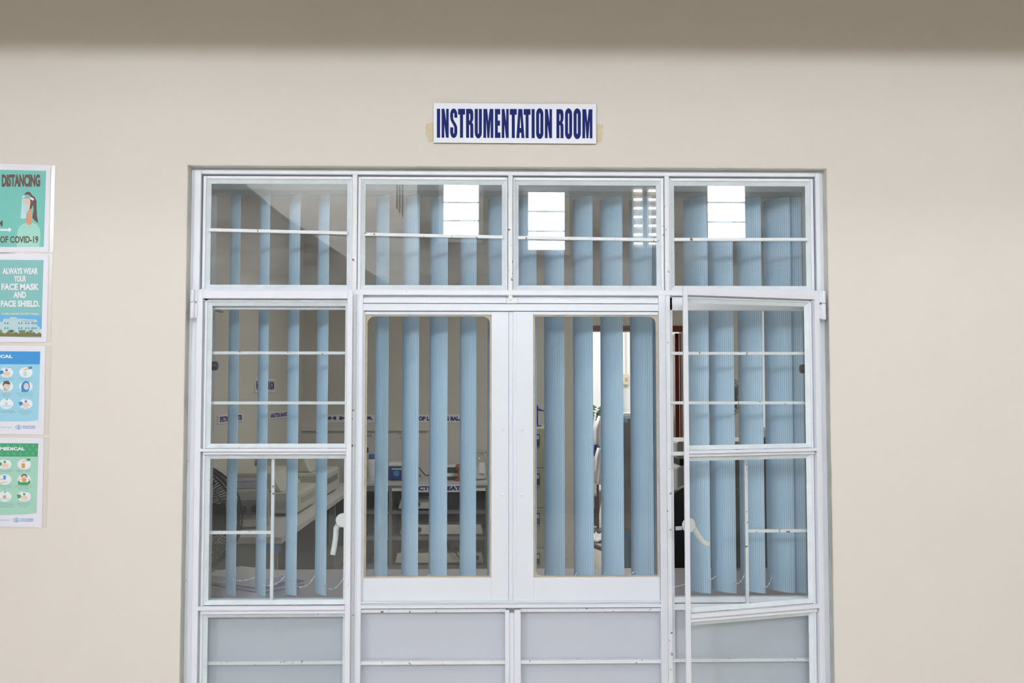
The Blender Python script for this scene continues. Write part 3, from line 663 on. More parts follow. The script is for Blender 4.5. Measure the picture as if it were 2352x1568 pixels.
def icons(A, cols, rows, ca, cb, caps, sleeve, mask):
    for j, cy in enumerate(rows):
        for i, cx in enumerate(cols):
            A.cur = (j, i); A.poly('icon', 'print_white', ell(cx, cy, 15.5, 12), 1)
            kd = (j, i)
            if kd in ((0, 0), (2, 1)):
                A.poly('icon', sleeve, [(cx-17, cy-4), (cx-9, cy-5), (cx-5, cy+2), (cx-14, cy+5)], 2)
                A.poly('icon', 'skin_light', ell(cx, cy+3, 9, 4.5), 3); A.poly('icon', sleeve, [(cx-2, cy-8), (cx+2, cy-8), (cx+3, cy-3), (cx-3, cy-3)], 3)
                for dx in (-5, 0, 5): A.poly('icon', 'header_blue', ell(cx+dx, cy+9.5, .8, 1, 6), 4)
                A.poly('icon', 'caption_grey', [(cx-4, cy-10.5), (cx+10, cy-12), (cx+10, cy-11), (cx-4, cy-9.5)], 3)
            elif kd == (0, 1):
                A.poly('icon', mask, [(cx-6, cy-2), (cx+2, cy-2), (cx+2, cy+9), (cx-6, cy+9)], 2)
                A.poly('icon', 'skin_light', [(cx-6, cy-7), (cx+4, cy-11), (cx+9, cy-8), (cx+2, cy-5), (cx-4, cy-4)], 3)
                A.poly('icon', sleeve, [(cx+5, cy-12), (cx+14, cy-14), (cx+14, cy-9), (cx+7, cy-7)], 3)
            elif kd == (1, 0):
                if mask == 'orange':
                    A.poly('icon', 'skin_light', [(cx-14, cy-2), (cx-2, cy-3), (cx+1, cy), (cx-12, cy+2)], 2); A.poly('icon', 'header_blue', [(cx-4, cy-9), (cx+3, cy-9), (cx+2, cy), (cx-3, cy)], 3)
                    A.poly('icon', 'skin_light', [(cx-12, cy+7), (cx+6, cy+4), (cx+7, cy+6), (cx-10, cy+10)], 2)
                else:
                    A.poly('icon', 'skin_light', ell(cx, cy, 8, 10), 2); A.poly('icon', 'skin_light', [(cx-7, cy+5), (cx+3, cy+5), (cx+4, cy+13), (cx-9, cy+13)], 2)
                    A.poly('icon', 'label_dark', [(cx-9, cy-5), (cx-6, cy-12), (cx+4, cy-13), (cx+9, cy-7), (cx+8, cy-4), (cx-4, cy-6), (cx-8, cy)], 3)
                    A.poly('icon', mask, [(cx-5, cy), (cx+7, cy), (cx+6, cy+7), (cx-1, cy+8)], 4)
            elif kd == (1, 1):
                if mask == 'orange':
                    A.poly('icon', sleeve, [(cx-14, cy+12), (cx-14, cy+2), (cx-8, cy+6), (cx+8, cy+6), (cx+13, cy+1), (cx+14, cy+8), (cx+7, cy+13)], 2)
                    A.poly('icon', 'skin_light', [(cx-15, cy+2), (cx-11, cy-4), (cx-8, cy-1), (cx-11, cy+3)], 2); A.poly('icon', 'skin_light', [(cx+15, cy+2), (cx+11, cy-4), (cx+8, cy-1), (cx+11, cy+3)], 2)
                    A.poly('icon', 'label_dark', ell(cx, cy-7, 7, 6), 3); A.poly('icon', 'skin_light', ell(cx, cy-2, 6, 8), 4); A.poly('icon', mask, ell(cx, cy+1, 5.5, 4.5), 5)
                else:
                    A.poly('icon', 'vivid_blue', [(cx-10, cy+13), (cx-11, cy), (cx-8, cy-9), (cx, cy-13), (cx+7, cy-10), (cx+9, cy), (cx+7, cy+10), (cx+2, cy+13)], 2)
                    A.poly('icon', 'skin_light', ell(cx+1, cy, 6, 8), 3); A.poly('icon', mask, [(cx-5, cy), (cx+7, cy), (cx+5, cy+7), (cx-2, cy+7)], 4)
            else:
                A.poly('icon', 'sky_pale', [(cx-12, cy+3), (cx+13, cy+3), (cx+9, cy+8), (cx-9, cy+8)], 2); A.poly('icon', mask, [(cx-4, cy-3), (cx+3, cy-3), (cx+3, cy+4), (cx-4, cy+4)], 3)
                A.poly('icon', 'teal', [(cx-2, cy-12), (cx+4, cy-12), (cx+2, cy-8), (cx-2, cy-8)], 3)
    for (t, x0, x1, y) in caps: A.text('caption', 'caption_grey', t, (x0, x1, y-1.5, y+1.4), 2, .0)
A = poster([(-53, 996), (101, 998), (104.5, 794), (-50, 792)], [(-62, 1000), (112, 999), (118.5, 793), (-58, 789)], 'blue medical mask instruction poster, below the building poster')
A.poly('print', 'pale_blue', [(-44, 968), (60, 967.5), (88, 965), (92, 836), (-42, 836)], 0); A.poly('print', 'header_blue', [(-43, 836), (91.5, 836.5), (92.5, 807), (-42, 806)], 1)
A.text('lettering', 'print_white', 'A MEDICAL', (-49, 29, 814.5, 822), 2, .05)
icons(A, (15, 59.5), (855, 887, 927), 0, 0, [('Wash your hands before', -4, 36, 869), ('touching the mask', 0, 30, 872.5), ('Inspect the mask for', 41, 78, 869), ('tears or holes', 47, 71, 872.5), ('Cover your', 5, 24, 903), ('mouth, nose', 3, 25, 906.5), ('and chin', 8, 21, 910), ('Adjust the mask to your', 37, 79, 902.5), ('face without leaving', 39, 76, 906), ('gaps on the sides', 43, 73, 909.5), ('Discard the mask', 2, 32, 943.5), ('immediately after use', -3, 36, 947), ('Wash your hands', 43, 73, 943.5), ('after discarding', 44, 72, 947), ('the mask', 50, 66, 950.5)], 'vivid_blue', 'mask_blue')
who(A, 42.5, 981, 52, 82, 27); A.done()
A = poster([(-57, 1208), (96.5, 1211), (100.5, 1005), (-53, 1003)], [(-67, 1213), (107, 1212), (113, 1004), (-62, 1000)], 'green non-medical mask instruction poster, lowest on the wall')
A.poly('print', 'pale_green', [(-48, 1184), (55, 1181), (84, 1178), (88, 1048), (-46, 1048)], 0); A.poly('print', 'header_green', [(-46, 1048), (86.5, 1048.5), (88, 1018), (-45, 1017)], 1)
for i in range(14):
    for j in range(3):
        if (i+j) % 2: cx_, cy_ = -6+i*7.2, 1023+j*9; A.poly('print', 'check_green', [(cx_, cy_-3.5), (min(cx_+6, 87), cy_-1.5), (min(cx_+5, 86.5), cy_+4), (cx_-1, cy_+3)], 2)
A.text('lettering', 'print_white', 'NON-MEDICAL', (-38, 57, 1026.5, 1034), 3, .05)
icons(A, (11, 55.5), (1066, 1101, 1140), 0, 0, [('Clean your hands before', -6, 31, 1079.5), ('touching the mask', -2, 26, 1083), ('Inspect the mask for', 36, 72, 1079.5), ('damage or if dirty', 38, 70, 1083), ('Clean your hands', -2, 24, 1114.5), ('before removing the', -4, 27, 1118), ('mask', 4, 14, 1121.5), ('Remove the mask by', 36, 73, 1115), ('the straps behind the', 35, 74, 1118.5), ('ears or head', 42, 65, 1122), ('Wash the mask in soap or', -10, 31, 1156), ('detergent, preferably with', -10, 32, 1159.5), ('hot water at least once a', -8, 31, 1163), ('Clean your hands', 38, 69, 1155), ('after removing', 40, 67, 1158.5), ('the mask', 45, 62, 1162)], 'vivid_green', 'orange')
who(A, 37.5, 1194, 47, 77.5, 22); A.done()

# ------------------------------------------------------------------ instrumentation room seen through the glass
def on_x(px, py, x):      # point of the plane X=x
    d = Fw + Rt*((px-1176)/FPX) - Up*((py-784)/FPX); return CAM + d*((x-CAM.x)/d.x)
DT = .742                 # desk and counter height
# near desk under the blind
L = Vector((-.05, .70, 0)); t = empty('desk', L, 'long light grey laminate desk top standing right behind the window', 'desk')
MB().box(-1.66, 1.55, .295, 1.125, DT-.03, DT).build('tabletop', 'desk_top', t, L, bevel=.003)
for x in (-1.6, -.02, 1.48): MB().box(x, x+.04, .34, 1.08, 0, DT-.03).build('side_panel', 'grey_plastic', t, L, bevel=.002)
# left counter along the left wall
L = Vector((-1.38, 3.9, 0)); t = empty('lab_counter', L, 'long laboratory counter with white top running along the left wall', 'counter')
MB().box(XL, -1.085, 2.08, 5.2, DT-.035, DT).build('countertop', 'counter_top', t, L, bevel=.003)
MB().box(XL, -1.12, 2.13, 2.17, 0, DT-.035).build('end_panel', 'dark_steel', t, L)
MB().box(XL+.01, XL+.03, 2.17, 5.2, 0, DT-.035).build('back_panel', 'dark_steel', t, L)
MB().box(XL+.03, -1.12, 2.17, 5.2, .20, .225).build('shelf', 'dark_steel', t, L)
for y in (3.55, 5.17): MB().box(XL+.03, -1.125, y, y+.02, .225, DT-.035).build('divider', 'dark', t, L)
for y in (4.1, 5.12): MB().box(-1.16, -1.12, y, y+.04, 0, DT-.035).build('post', 'dark_steel', t, L)
p0 = at(608, 1266, 2.128); p1 = at(645, 1251, 2.128)
part(MB().box(p0.x, p1.x, 2.127, 2.13, p0.z, p1.z).build('label_strip', 'vivid_blue', t, L), 'blue label strip')
# far counter with open shelves
YC0 = 5.24; L = Vector((-.55, 5.5, 0)); t = empty('shelf_counter', L, 'grey steel counter with open shelves against the far wall', 'counter')
MB().box(-1.085, -.015, YC0, YF-.005, DT-.03, DT).build('countertop', 'counter_top', t, L, bevel=.003)
MB().box(-1.085, -.015, YC0+.004, YC0+.024, DT-.075, DT-.03).build('apron', 'dark_steel', t, L)
MB().box(-1.08, -.02, YF-.03, YF-.01, 0, DT-.03).build('back_panel', 'black', t, L)
fz = lambda py: at(1000, py, YC0).z; fx = lambda px: at(px, 1150, YC0).x
for a, c in ((893, 900), (1115, 1122), (836, 840)): MB().box(fx(a), fx(c), YC0+.002, YF-.03, 0, DT-.075).build('post', 'dark_steel', t, L)
for za, zb in ((1174, 1180), (1233, 1240), (1299, 1306)): MB().box(fx(840), fx(1115), YC0+.004, YF-.03, fz(zb), fz(za)).build('shelf', 'dark_steel', t, L)
part(MB().box(fx(900), fx(1115), YC0-.001, YC0+.004, fz(1127), fz(1121)).build('edge_strip', 'white_plastic', t, L), 'white edge strip')
# label on its front
def wall_label(txt, px0, px1, pya, pyb, Y, label, bold=.05, bg='paper', ink='navy_ink', pad=(6, 4), lines=None):
    a = at(px0-pad[0], pyb+pad[1], Y); c = at(px1+pad[0], pya-pad[1], Y); L = Vector(((a.x+c.x)/2, Y, a.z))
    r = empty('label_card', L, label, 'label', 'printed labels in the instrument room')
    MB().box(a.x, c.x, Y-.003, Y, a.z, c.z).build('card', bg, r, L)
    b = MB()
    for (s_, x0, x1, ya, yb) in (lines or [(txt, px0, px1, pya, pyb)]): text_on(b, s_, WLP(Y-.0036), x0, x1, ya, yb, bold)
    b.build('lettering', ink, r, L)
wall_label('ELECTRIC HEATING', 936, 1087, 1116, 1126, YC0-.002, 'white ELECTRIC HEATING label on the front of the shelf counter', .06)
wall_label('TOP LOADING BALANCE', 954, 1085, 956, 966, YF, 'TOP LOADING BALANCE label card on the far wall', .06)
wall_label('pH METER', 741, 858, 956, 966, YF, 'wide pH METER label card on the far wall beside the corner', .07)
wall_label('METER', 826, 854, 997.5, 1003, YF, 'small METER card on the far wall beneath the pH label', .0, 'room_paint', 'label_dark', (3, 4))
wall_label('', 910, 960, 993, 1007, YF, 'small MAGNETIC STIRRER card on the far wall below the conduit', .0, 'room_paint', 'label_dark', (3, 2),
           [('MAGNETIC', 914, 955, 994, 999), ('STIRRER', 918, 952, 1002, 1007)])
def side_label(txt, px0, px1, tz, bz, label):
    """card on the left wall: ends at pixel columns px0, px1; tz/bz its height as seen at px0"""
    p = on_x(px0, (tz+bz)/2, XL); q = on_x(px1, 950, XL); zt_ = on_x(px0, tz, XL).z; zb_ = on_x(px0, bz, XL).z
    L = Vector((XL, (p.y+q.y)/2, zb_)); r = empty('label_card', L, label, 'label', 'printed labels in the instrument room')
    MB().box(XL, XL+.006, p.y, q.y, zb_, zt_).build('card', 'paper', r, L)
    ln = q.y-p.y; h = zt_-zb_
    b = text_on(MB(), txt, lambda u, v: Vector((XL+.0068, p.y+ln*u, zb_+h*v)), .05, .95, .85, .18, .06)
    b.build('lettering', 'navy_ink', r, L)
side_label('SPECTROPHOTOMETER', 499, 557, 954, 974, 'SPECTROPHOTOMETER label card on the left wall, nearest the window')
side_label('ANALYTICAL BALANCE', 617, 660, 947, 963, 'narrow ANALYTICAL BALANCE label card far along the left wall')
side_label('INSTRUMENTATION ROOM', 584, 629, 868, 901, 'tall INSTRUMENTATION ROOM board high on the left wall')
# conduit and trunking on the far wall and left wall
b = MB(); z0 = at(900, 989, YF).z; z1 = at(900, 983, YF).z
b.box(XL, at(985, 989, YF).x, YF-.03, YF, z0, z1)
tag(b.build('conduit', 'room_paint', L=at(850, 989, YF), bevel=.003), 'pale plastic cable trunking running level along the far wall', 'conduit')
# rounded panel high on the left wall
ctr = on_x(500, 650, XL); n = 10
def yz(px, py): return on_x(px, py, XL)
y0 = yz(470, 650).y; y1 = yz(522, 650).y; zt_ = yz(510, 574).z; pts = []
rr_ = .13
for (cy, cz, a0) in ((y1-rr_, zt_-rr_, 0), (y0+rr_, zt_-rr_, pi/2), (y0+rr_, zt_-.26, pi), (y1-rr_, zt_-.26, 1.5*pi)):
    for i in range(n+1): a = a0+.5*pi*i/n; pts.append((XL, cy+rr_*cos(a), cz+rr_*sin(a)))
tag(MB().prism(pts, (.02, 0, 0)).build('wall_panel', 'room_paint', L=Vector((XL, (y0+y1)/2, zt_-.39)), bevel=.006), 'pale round-cornered panel high on the left wall', 'panel')

# bottles and jar on the far counter
def bottle(px, Y, h, r, body, cap, label, name='bottle', capm=.045):
    p = at(px, 900, Y); L = Vector((p.x, Y, DT)); t = empty(name, L, label, 'bottle')
    MB().lathe([(r*.95, DT), (r, DT+.006), (r, DT+h*.68), (r*.9, DT+h*.76), (r*.5, DT+h*.84), (r*.48, DT+h-capm)], (L.x, Y, 0), 24).build('body', body, t, L, smooth=True)
    MB().lathe([(r*.62, DT+h-capm), (r*.64, DT+h-capm+.003), (r*.62, DT+h-.003), (r*.57, DT+h)], (L.x, Y, 0), 24).build('cap', cap, t, L, smooth=True)
    n = 8; vs = []
    for k in range(n+1):
        a = -pi/2-.5+1.0*k/n
        for z in (DT+h*.22, DT+h*.50): vs.append((L.x+(r+.001)*cos(a)+0, Y+(r+.001)*sin(a), z))
    MB().add(vs, [(2*k, 2*k+2, 2*k+3, 2*k+1) for k in range(n)]).build('label_sticker', 'print_white', t, L)
bottle(859, 5.42, .225, .066, 'white_plastic', 'blue_cap', 'white plastic bottle with a blue screw cap on the far counter')
bottle(840, 5.64, .27, .045, 'grey_plastic', 'black', 'bottle with a black screw cap at the left end of the far counter')
p = at(1098, 900, 5.5); L = Vector((p.x, 5.5, DT)); t = empty('clamp_jar', L, 'clear glass clamp-lid jar half full of white powder', 'jar')
MB().lathe([(.06, DT), (.078, DT+.01), (.08, DT+.03), (.08, DT+.17), (.065, DT+.205), (.052, DT+.215), (.052, DT+.235)], (L.x, 5.5, 0), 24).build('body', 'jar_glass', t, L, smooth=True)
MB().lathe([(.058, DT+.005), (.074, DT+.014), (.075, DT+.11), (.02, DT+.115)], (L.x, 5.5, 0), 24).build('powder', 'cloth_white', t, L, smooth=True)
MB().lathe([(.058, DT+.236), (.06, DT+.24), (.06, DT+.250), (.045, DT+.258)], (L.x, 5.5, 0), 24).build('lid', 'jar_glass', t, L, smooth=True)
g = MB().tube([(L.x+.058*cos(a), 5.5+.058*sin(a), DT+.226) for a in [2*pi*k/24 for k in range(25)]], .003, 6); g.tube([(L.x+.058, 5.5, DT+.226), (L.x+.075, 5.49, DT+.235), (L.x+.068, 5.48, DT+.25), (L.x+.085, 5.48, DT+.2), (L.x+.086, 5.48, DT+.05)], .003, 6)
g.build('wire_clamp', 'chrome', t, L, smooth=True)
MB().box(L.x+.01, L.x+.06, 5.417, 5.421, DT+.06, DT+.15).build('label_sticker', 'print_white', t, L)
# blue bench instrument
a = at(893, 900, 5.40); c = at(955, 900, 5.40); L = Vector(((a.x+c.x)/2, 5.5, DT)); t = empty('bench_meter', L, 'blue bench instrument with white top on the far counter', 'instrument')
MB().box(a.x, c.x, 5.40, 5.62, DT+.005, DT+.12).build('body', 'blue_plastic', t, L, bevel=.01)
MB().box(a.x-.002, c.x+.002, 5.41, 5.63, DT+.12, DT+.15).build('top', 'white_plastic', t, L, bevel=.008)
MB().box(a.x+.03, c.x-.06, 5.396, 5.402, DT+.092, DT+.105).build('display', 'pale_green', t, L)
MB().lathe([(.026, 0), (.026, -.01), (.02, -.012)], (a.x+.07, 5.40, DT+.06), 20, 'y').build('dial', 'vivid_blue', t, L, smooth=True)
for sx in (a.x+.03, c.x-.03): MB().lathe([(.012, DT), (.012, DT+.006)], (sx, 5.45, 0), 12).build('foot', 'black', t, L)
# second flat instrument with a red lamp stand
a = at(1014, 900, 5.42); c = at(1052, 900, 5.42); L = Vector(((a.x+c.x)/2, 5.52, DT)); t = empty('chart_recorder', L, 'flat black and white instrument with yellow stripe on the far counter', 'instrument')
MB().box(a.x, c.x, 5.42, 5.66, DT+.0, DT+.03).build('base', 'black', t, L, bevel=.004)
MB().box(a.x, c.x, 5.425, 5.65, DT+.03, DT+.06).build('body', 'white_plastic', t, L, bevel=.004)
MB().box(a.x, c.x, 5.43, 5.65, DT+.06, DT+.11).build('window_band', 'black', t, L, bevel=.003)
MB().box(a.x+.01, c.x-.01, 5.426, 5.431, DT+.062, DT+.070).build('stripe', 'green_leaf', t, L)
MB().box(a.x, c.x, 5.425, 5.65, DT+.11, DT+.122).build('lid', 'white_plastic', t, L, bevel=.003)
p = at(1054, 900, 5.36); L = Vector((p.x, 5.36, DT)); t = empty('clamp_stand', L, 'small red stand with rounded foot in front of the flat instrument', 'stand')
MB().lathe([(.036, DT), (.036, DT+.008), (.018, DT+.02), (.008, DT+.03)], (p.x, 5.36, 0), 20).build('foot', 'red_plastic', t, L, smooth=True)
MB().tube([(p.x, 5.36, DT+.025), (p.x-.002, 5.36, DT+.09)], .007, 10).build('stem', 'red_plastic', t, L, smooth=True)
MB().ball((p.x-.002, 5.36, DT+.115), .028, 10).build('head', 'red_plastic', t, L, smooth=True)
# loose cable
pts = [at(x, y, Y) for x, y, Y in ((955, 1066, 5.7), (966, 1078, 5.66), (975, 1089, 5.62), (980, 1092, 5.56), (990, 1089, 5.55))]; pts = [Vector((q.x, q.y, max(DT+.004, q.z))) for q in pts]
g = MB().tube(pts, .0045, 8); g2 = [Vector((at(960+8*cos(a_), 900, 5.5).x, 5.5+.05*sin(a_), DT+.02+.014*sin(a_*1.5))) for a_ in [k*.5 for k in range(12)]]
tag(g.build('power_cord', 'black', L=pts[-1], smooth=True), 'black power cord falling onto the far counter', 'cord')
tag(MB().tube(g2, .004, 8).build('coiled_cord', 'dark_steel', L=Vector((g2[0].x, 5.5, DT)), smooth=True), 'grey cord coiled loosely on the far counter', 'cord')
# hot plates, one per shelf
hp = []
def hotplate(pa, pb, sz, knobs, label, Yf=YC0+.06):
    a = at(pa, 1200, Yf); c = at(pb, 1200, Yf); h = .082; z = sz+.014; L = Vector(((a.x+c.x)/2, Yf+.14, sz))
    t = empty('hot_plate', L, label, 'hot plate', 'hot plates on the far shelves')
    MB().hexa([(a.x, Yf-.01, z), (c.x, Yf-.01, z), (c.x, Yf+.28, z), (a.x, Yf+.28, z)], [(a.x+.02, Yf+.01, z+h), (c.x-.02, Yf+.01, z+h), (c.x-.02, Yf+.27, z+h), (a.x+.02, Yf+.27, z+h)]).build('body', 'cream_metal', t, L, bevel=.008)
    for kx in (.3, .7):
        x = a.x+(c.x-a.x)*kx; MB().lathe([(.085, z+h), (.088, z+h+.006), (.08, z+h+.012)], (x, Yf+.14, 0), 24).build('burner', 'dark_steel', t, L, smooth=True)
    for kp in knobs:
        x = at(kp, 1200, Yf).x; MB().lathe([(.019, .005), (.019, -.018), (.015, -.022)], (x, Yf-.002, z+h*.5), 16, 'y').build('knob', 'black', t, L, smooth=True)
    for x in (a.x+.05, c.x-.05):
        for y in (Yf+.02, Yf+.25): MB().lathe([(.014, sz), (.012, z+.002)], (x, y, 0), 10).build('foot', 'black', t, L)
hotplate(914, 1010, fz(1174), (960,), 'cream single hot plate on the upper shelf of the far counter')
hotplate(918, 1110, fz(1233), (963,), 'wide cream double hot plate on the middle shelf of the far counter')
hotplate(907, 1112, fz(1299), (1096,), 'wide cream double hot plate on the lowest shelf of the far counter')
pts = [at(x, y, YC0+.03) for x, y in ((1026, 1234), (1034, 1250), (1044, 1266), (1054, 1280), (1066, 1297))]
tag(MB().tube(pts, .006, 8).build('power_cord', 'black', L=pts[-1], smooth=True), 'dark cord hanging in front of the lowest hot plate', 'cord')
# hot plate below the left counter
L = Vector((-1.25, 3.15, .225)); t = empty('hot_plate', L, 'pale green hot plate on the shelf under the left counter', 'hot plate')
p0 = on_x(679, 1293, -1.13); y0 = p0.y
MB().box(-1.50, -1.14, 2.45, 2.80, .237, .315).build('body', 'cream_metal', t, Vector(L), bevel=.008)
MB().lathe([(.03, -.004), (.028, .012)], (-1.137, 2.68, .28), 16, 'x').build('knob', 'black', t, L, smooth=True)
for x in (-1.46, -1.18):
    for y in (2.5, 2.75): MB().lathe([(.014, .225), (.012, .239)], (x, y, 0), 10).build('foot', 'black', t, L)

# machine with sloping control panel, book on it
L = Vector((-1.42, 2.50, DT)); t = empty('control_box', L, 'cream control box with slanted grey panel and black knobs on the left counter', 'instrument'); t.rotation_euler = (0, 0, radians(24))
def loc(mb, nm, m, par, bevel=0, smooth=False): return mb.build(nm, m, par, (0, 0, 0), bevel, smooth=smooth)
W2, D2, H2 = .155, .15, .215
vs = [(-W2, -D2, .012), (W2, -D2, .012), (W2, D2, .012), (-W2, D2, .012)]; tp = [(-W2, -D2+.055, H2), (W2, -D2+.055, H2), (W2, D2, H2), (-W2, D2, H2)]
loc(MB().hexa(vs, tp), 'body', 'cream_metal', t, .012)
def slant(u, v, d=0): return Vector((u, -D2+.055*(v/H2)*1.0-d*.95-.001, .012+v*.94))
def spoly(nm, m, u0, u1, v0, v1, d, th=.003): return loc(MB().prism([slant(u0, v0, d), slant(u1, v0, d), slant(u1, v1, d), slant(u0, v1, d)], (0, th, 0)), nm, m, t)
spoly('panel', 'dark_steel', -.07, .135, .045, .155, .003, .004)
spoly('label_sticker', 'print_white', -.08, -.01, .160, .192, .003)
spoly('indicator', 'button_red', .03, .055, .055, .068, .005)
for u in (.0, .07):
    q = slant(u, .105, .004); loc(MB().lathe([(.022, 0), (.021, -.022), (.016, -.026)], q, 18, 'y').box(q.x-.004, q.x+.004, q.y-.03, q.y-.02, q.z-.018, q.z+.018), 'knob', 'black', t, smooth=True)
for x in (-.12, .12):
    for y in (-.11, .11): loc(MB().lathe([(.014, 0), (.012, .014)], (x, y, 0), 10), 'foot', 'black', t)
def book(loc_, rz, w_, d_, h_, m, label, grp=None, cat='book', name='book'):
    L = Vector(loc_); t = empty(name, L, label, cat, grp); t.rotation_euler = (0, 0, rz)
    MB().box(-w_/2+.004, w_/2-.004, -d_/2+.004, d_/2-.004, .003, h_-.003).build('pages', 'paper', t, (0, 0, 0))
    b = MB(); b.box(-w_/2, w_/2, -d_/2, d_/2, 0, .003); b.box(-w_/2, w_/2, -d_/2, d_/2, h_-.003, h_); b.box(-w_/2, -w_/2+.003, -d_/2, d_/2, 0, h_)
    b.build('cover', m, t, (0, 0, 0), bevel=.0008)
book((-1.455, 2.52, DT+H2), radians(24), .27, .21, .045, 'purple_book', 'purple covered book lying on top of the cream control box')
# instruments further along the left counter
def instrument(y0, y1, h, label, slot, nm='bench_analyser'):
    x0, x1 = -1.62, -1.17; L = Vector(((x0+x1)/2, (y0+y1)/2, DT)); t = empty(nm, L, label, 'instrument')
    MB().box(x0, x1, y0, y1, DT+.012, DT+h*.55).build('body', 'cream_metal', t, L, bevel=.02)
    MB().hexa([(x0, y0+.03, DT+h*.55), (x1-.10, y0+.03, DT+h*.55), (x1-.10, y1-.03, DT+h*.55), (x0, y1-.03, DT+h*.55)], [(x0, y0+.05, DT+h), (x1-.17, y0+.05, DT+h), (x1-.17, y1-.05, DT+h), (x0, y1-.05, DT+h)]).build('hood', 'cream_metal', t, L, bevel=.015)
    MB().box(x1-.003, x1+.004, y0+.12, y1-.12, DT+h*.28, DT+h*.40).build('slot', slot, t, L)
    MB().box(x0+.05, x1-.05, y0-.003, y0+.004, DT+h*.15, DT+h*.35).build('side_vent', 'grey_plastic', t, L)
    for x in (x0+.05, x1-.05):
        for y in (y0+.05, y1-.05): MB().lathe([(.016, DT), (.014, DT+.014)], (x, y, 0), 10).build('foot', 'black', t, L)
instrument(2.95, 3.65, .26, 'low white bench analyser on the left counter behind the cream control box', 'grey_plastic')
instrument(3.95, 4.65, .33, 'tall white bench analyser at the far end of the left counter', 'dark_steel')
# books and papers on the near desk
g_ = 'books stacked on the near desk'
book((-.90, .63, DT), radians(-28), .30, .215, .030, 'paper', 'thick white book at the bottom of the desk stack', g_)
book((-.88, .63, DT+.030), radians(-36), .30, .21, .016, 'purple_book', 'thin lilac book in the middle of the desk stack', g_)
book((-.91, .64, DT+.046), radians(-30), .28, .20, .026, 'print_white', 'pale book on top of the desk stack', g_)
book((-1.10, .46, DT), radians(8), .17, .12, .035, 'print_white', 'white paperback lying alone on the desk under the first blind slats', None)
# black fan at the left of the desk
R_ = .226; fc = Vector((at(421, 1200, .94).x, .94, DT+.012+R_)); L = Vector((fc.x, .98, DT)); t = empty('electric_fan', L, 'black electric fan with round wire cage at the left window jamb', 'fan')
for ya_, rr, sc_ in ((-.06, 1, 0), (.06, 1, 0)):
    g = MB()
    for rad in (1.0, .985, .66, .33):
        dy = ya_ if rad > .95 else ya_*(1+.35*(1-rad)); g.tube([(fc.x+R_*rad*cos(a_), fc.y+dy, fc.z+R_*rad*sin(a_)) for a_ in [2*pi*k/48 for k in range(49)]], .0045 if rad == 1 else .0018, 6, False)
    for k in range(110):
        a_ = 2*pi*k/110; g.tube([(fc.x+R_*q*cos(a_+.25*(1-q)), fc.y+ya_*(1+.35*(1-q)), fc.z+R_*q*sin(a_+.25*(1-q))) for q in (.12, .4, .7, 1.0)], .0015, 4, False)
    g.build('cage', 'black', t, L, smooth=True)
g = MB(); g.tube([(fc.x+R_*cos(a_), fc.y, fc.z+R_*sin(a_)) for a_ in [2*pi*k/48 for k in range(49)]], .008, 8, False); g.build('cage_rim', 'black', t, L, smooth=True)
for k in range(5):
    g = MB(); vs = []; a0 = 2*pi*k/5
    for q in range(7):
        r_ = .03+(.85*R_-.03)*q/6; wd = .55 if q < 5 else .4
        for e in (-1, 1): vs.append((fc.x+r_*cos(a0+e*wd), fc.y-e*.03, fc.z+r_*sin(a0+e*wd)))
    g.add(vs, [(2*q, 2*q+1, 2*q+3, 2*q+2) for q in range(6)]); b_ = g.build('blade', 'black', t, L); s_ = b_.modifiers.new('t', 'SOLIDIFY'); s_.thickness = .002
MB().lathe([(.03, -.05), (.04, -.02), (.045, .12), (.03, .15)], (fc.x, fc.y, fc.z), 20, 'y').build('motor', 'black', t, L, smooth=True)
MB().tube([(fc.x, fc.y+.09, fc.z-.02), (fc.x, fc.y+.07, DT+.03)], .018, 12).build('neck', 'black', t, L, smooth=True)
MB().lathe([(.11, DT), (.11, DT+.008), (.05, DT+.02), (.02, DT+.035)], (fc.x, fc.y+.07, 0), 28).build('base', 'black', t, L, smooth=True)

# filing cabinet
YFC = 4.10; a = at(1141, 900, YFC).x; c = at(1279, 900, YFC).x; zt_ = at(1241, 983, YFC).z; L = Vector(((a+c)/2, YFC+.3, 0)); t = empty('filing_cabinet', L, 'olive four drawer filing cabinet standing free in the room', 'cabinet')
MB().box(a, c, YFC+.006, YFC+.6, 0, zt_+.004).build('body', 'olive_metal', t, L, bevel=.004)
for k, py in enumerate((983, 1074.5, 1166, 1258)):
    zt1 = at(1241, py, YFC).z-.002; zb1 = (at(1241, (1074.5, 1166, 1258, 1349)[k], YFC).z)+.002
    d_ = MB().box(a+.004, c-.004, YFC-.006, YFC+.006, max(.02, zb1), zt1).build('drawer', 'olive_metal', t, L, bevel=.003)
    hz = at(1241, (1009, 1099, 1190, 1282)[k], YFC).z; xm = (a+c)/2
    MB().box(xm-.09, at(1240, 1000, YFC-.012).x, YFC-.014, YFC-.006, hz-.042, hz+.040).build('handle', 'black', d_, L, bevel=.005)
    MB().box(xm+.05, at(1238, 1000, YFC-.016).x, YFC-.017, YFC-.014, hz+.002, hz+.03).build('card_holder', 'grey_plastic', d_, L)
p = at(1234, 960, YFC+.25); zt2 = zt_+.004; L = Vector((p.x, YFC+.25, zt2)); t = empty('reel_stand', L, 'small blue plastic stand on top of the filing cabinet', 'stand')
MB().lathe([(.035, zt2), (.035, zt2+.006), (.007, zt2+.012), (.006, zt2+.12), (.012, zt2+.135), (.004, zt2+.16)], (L.x, L.y, 0), 20).build('stem', 'navy_ink', t, L, smooth=True)
MB().tube([(L.x-.03, L.y, zt2+.13), (L.x+.01, L.y, zt2+.128), (L.x+.055, L.y, zt2+.115)], [.004, .010, .003], 8).build('arm', 'navy_ink', t, L, smooth=True)

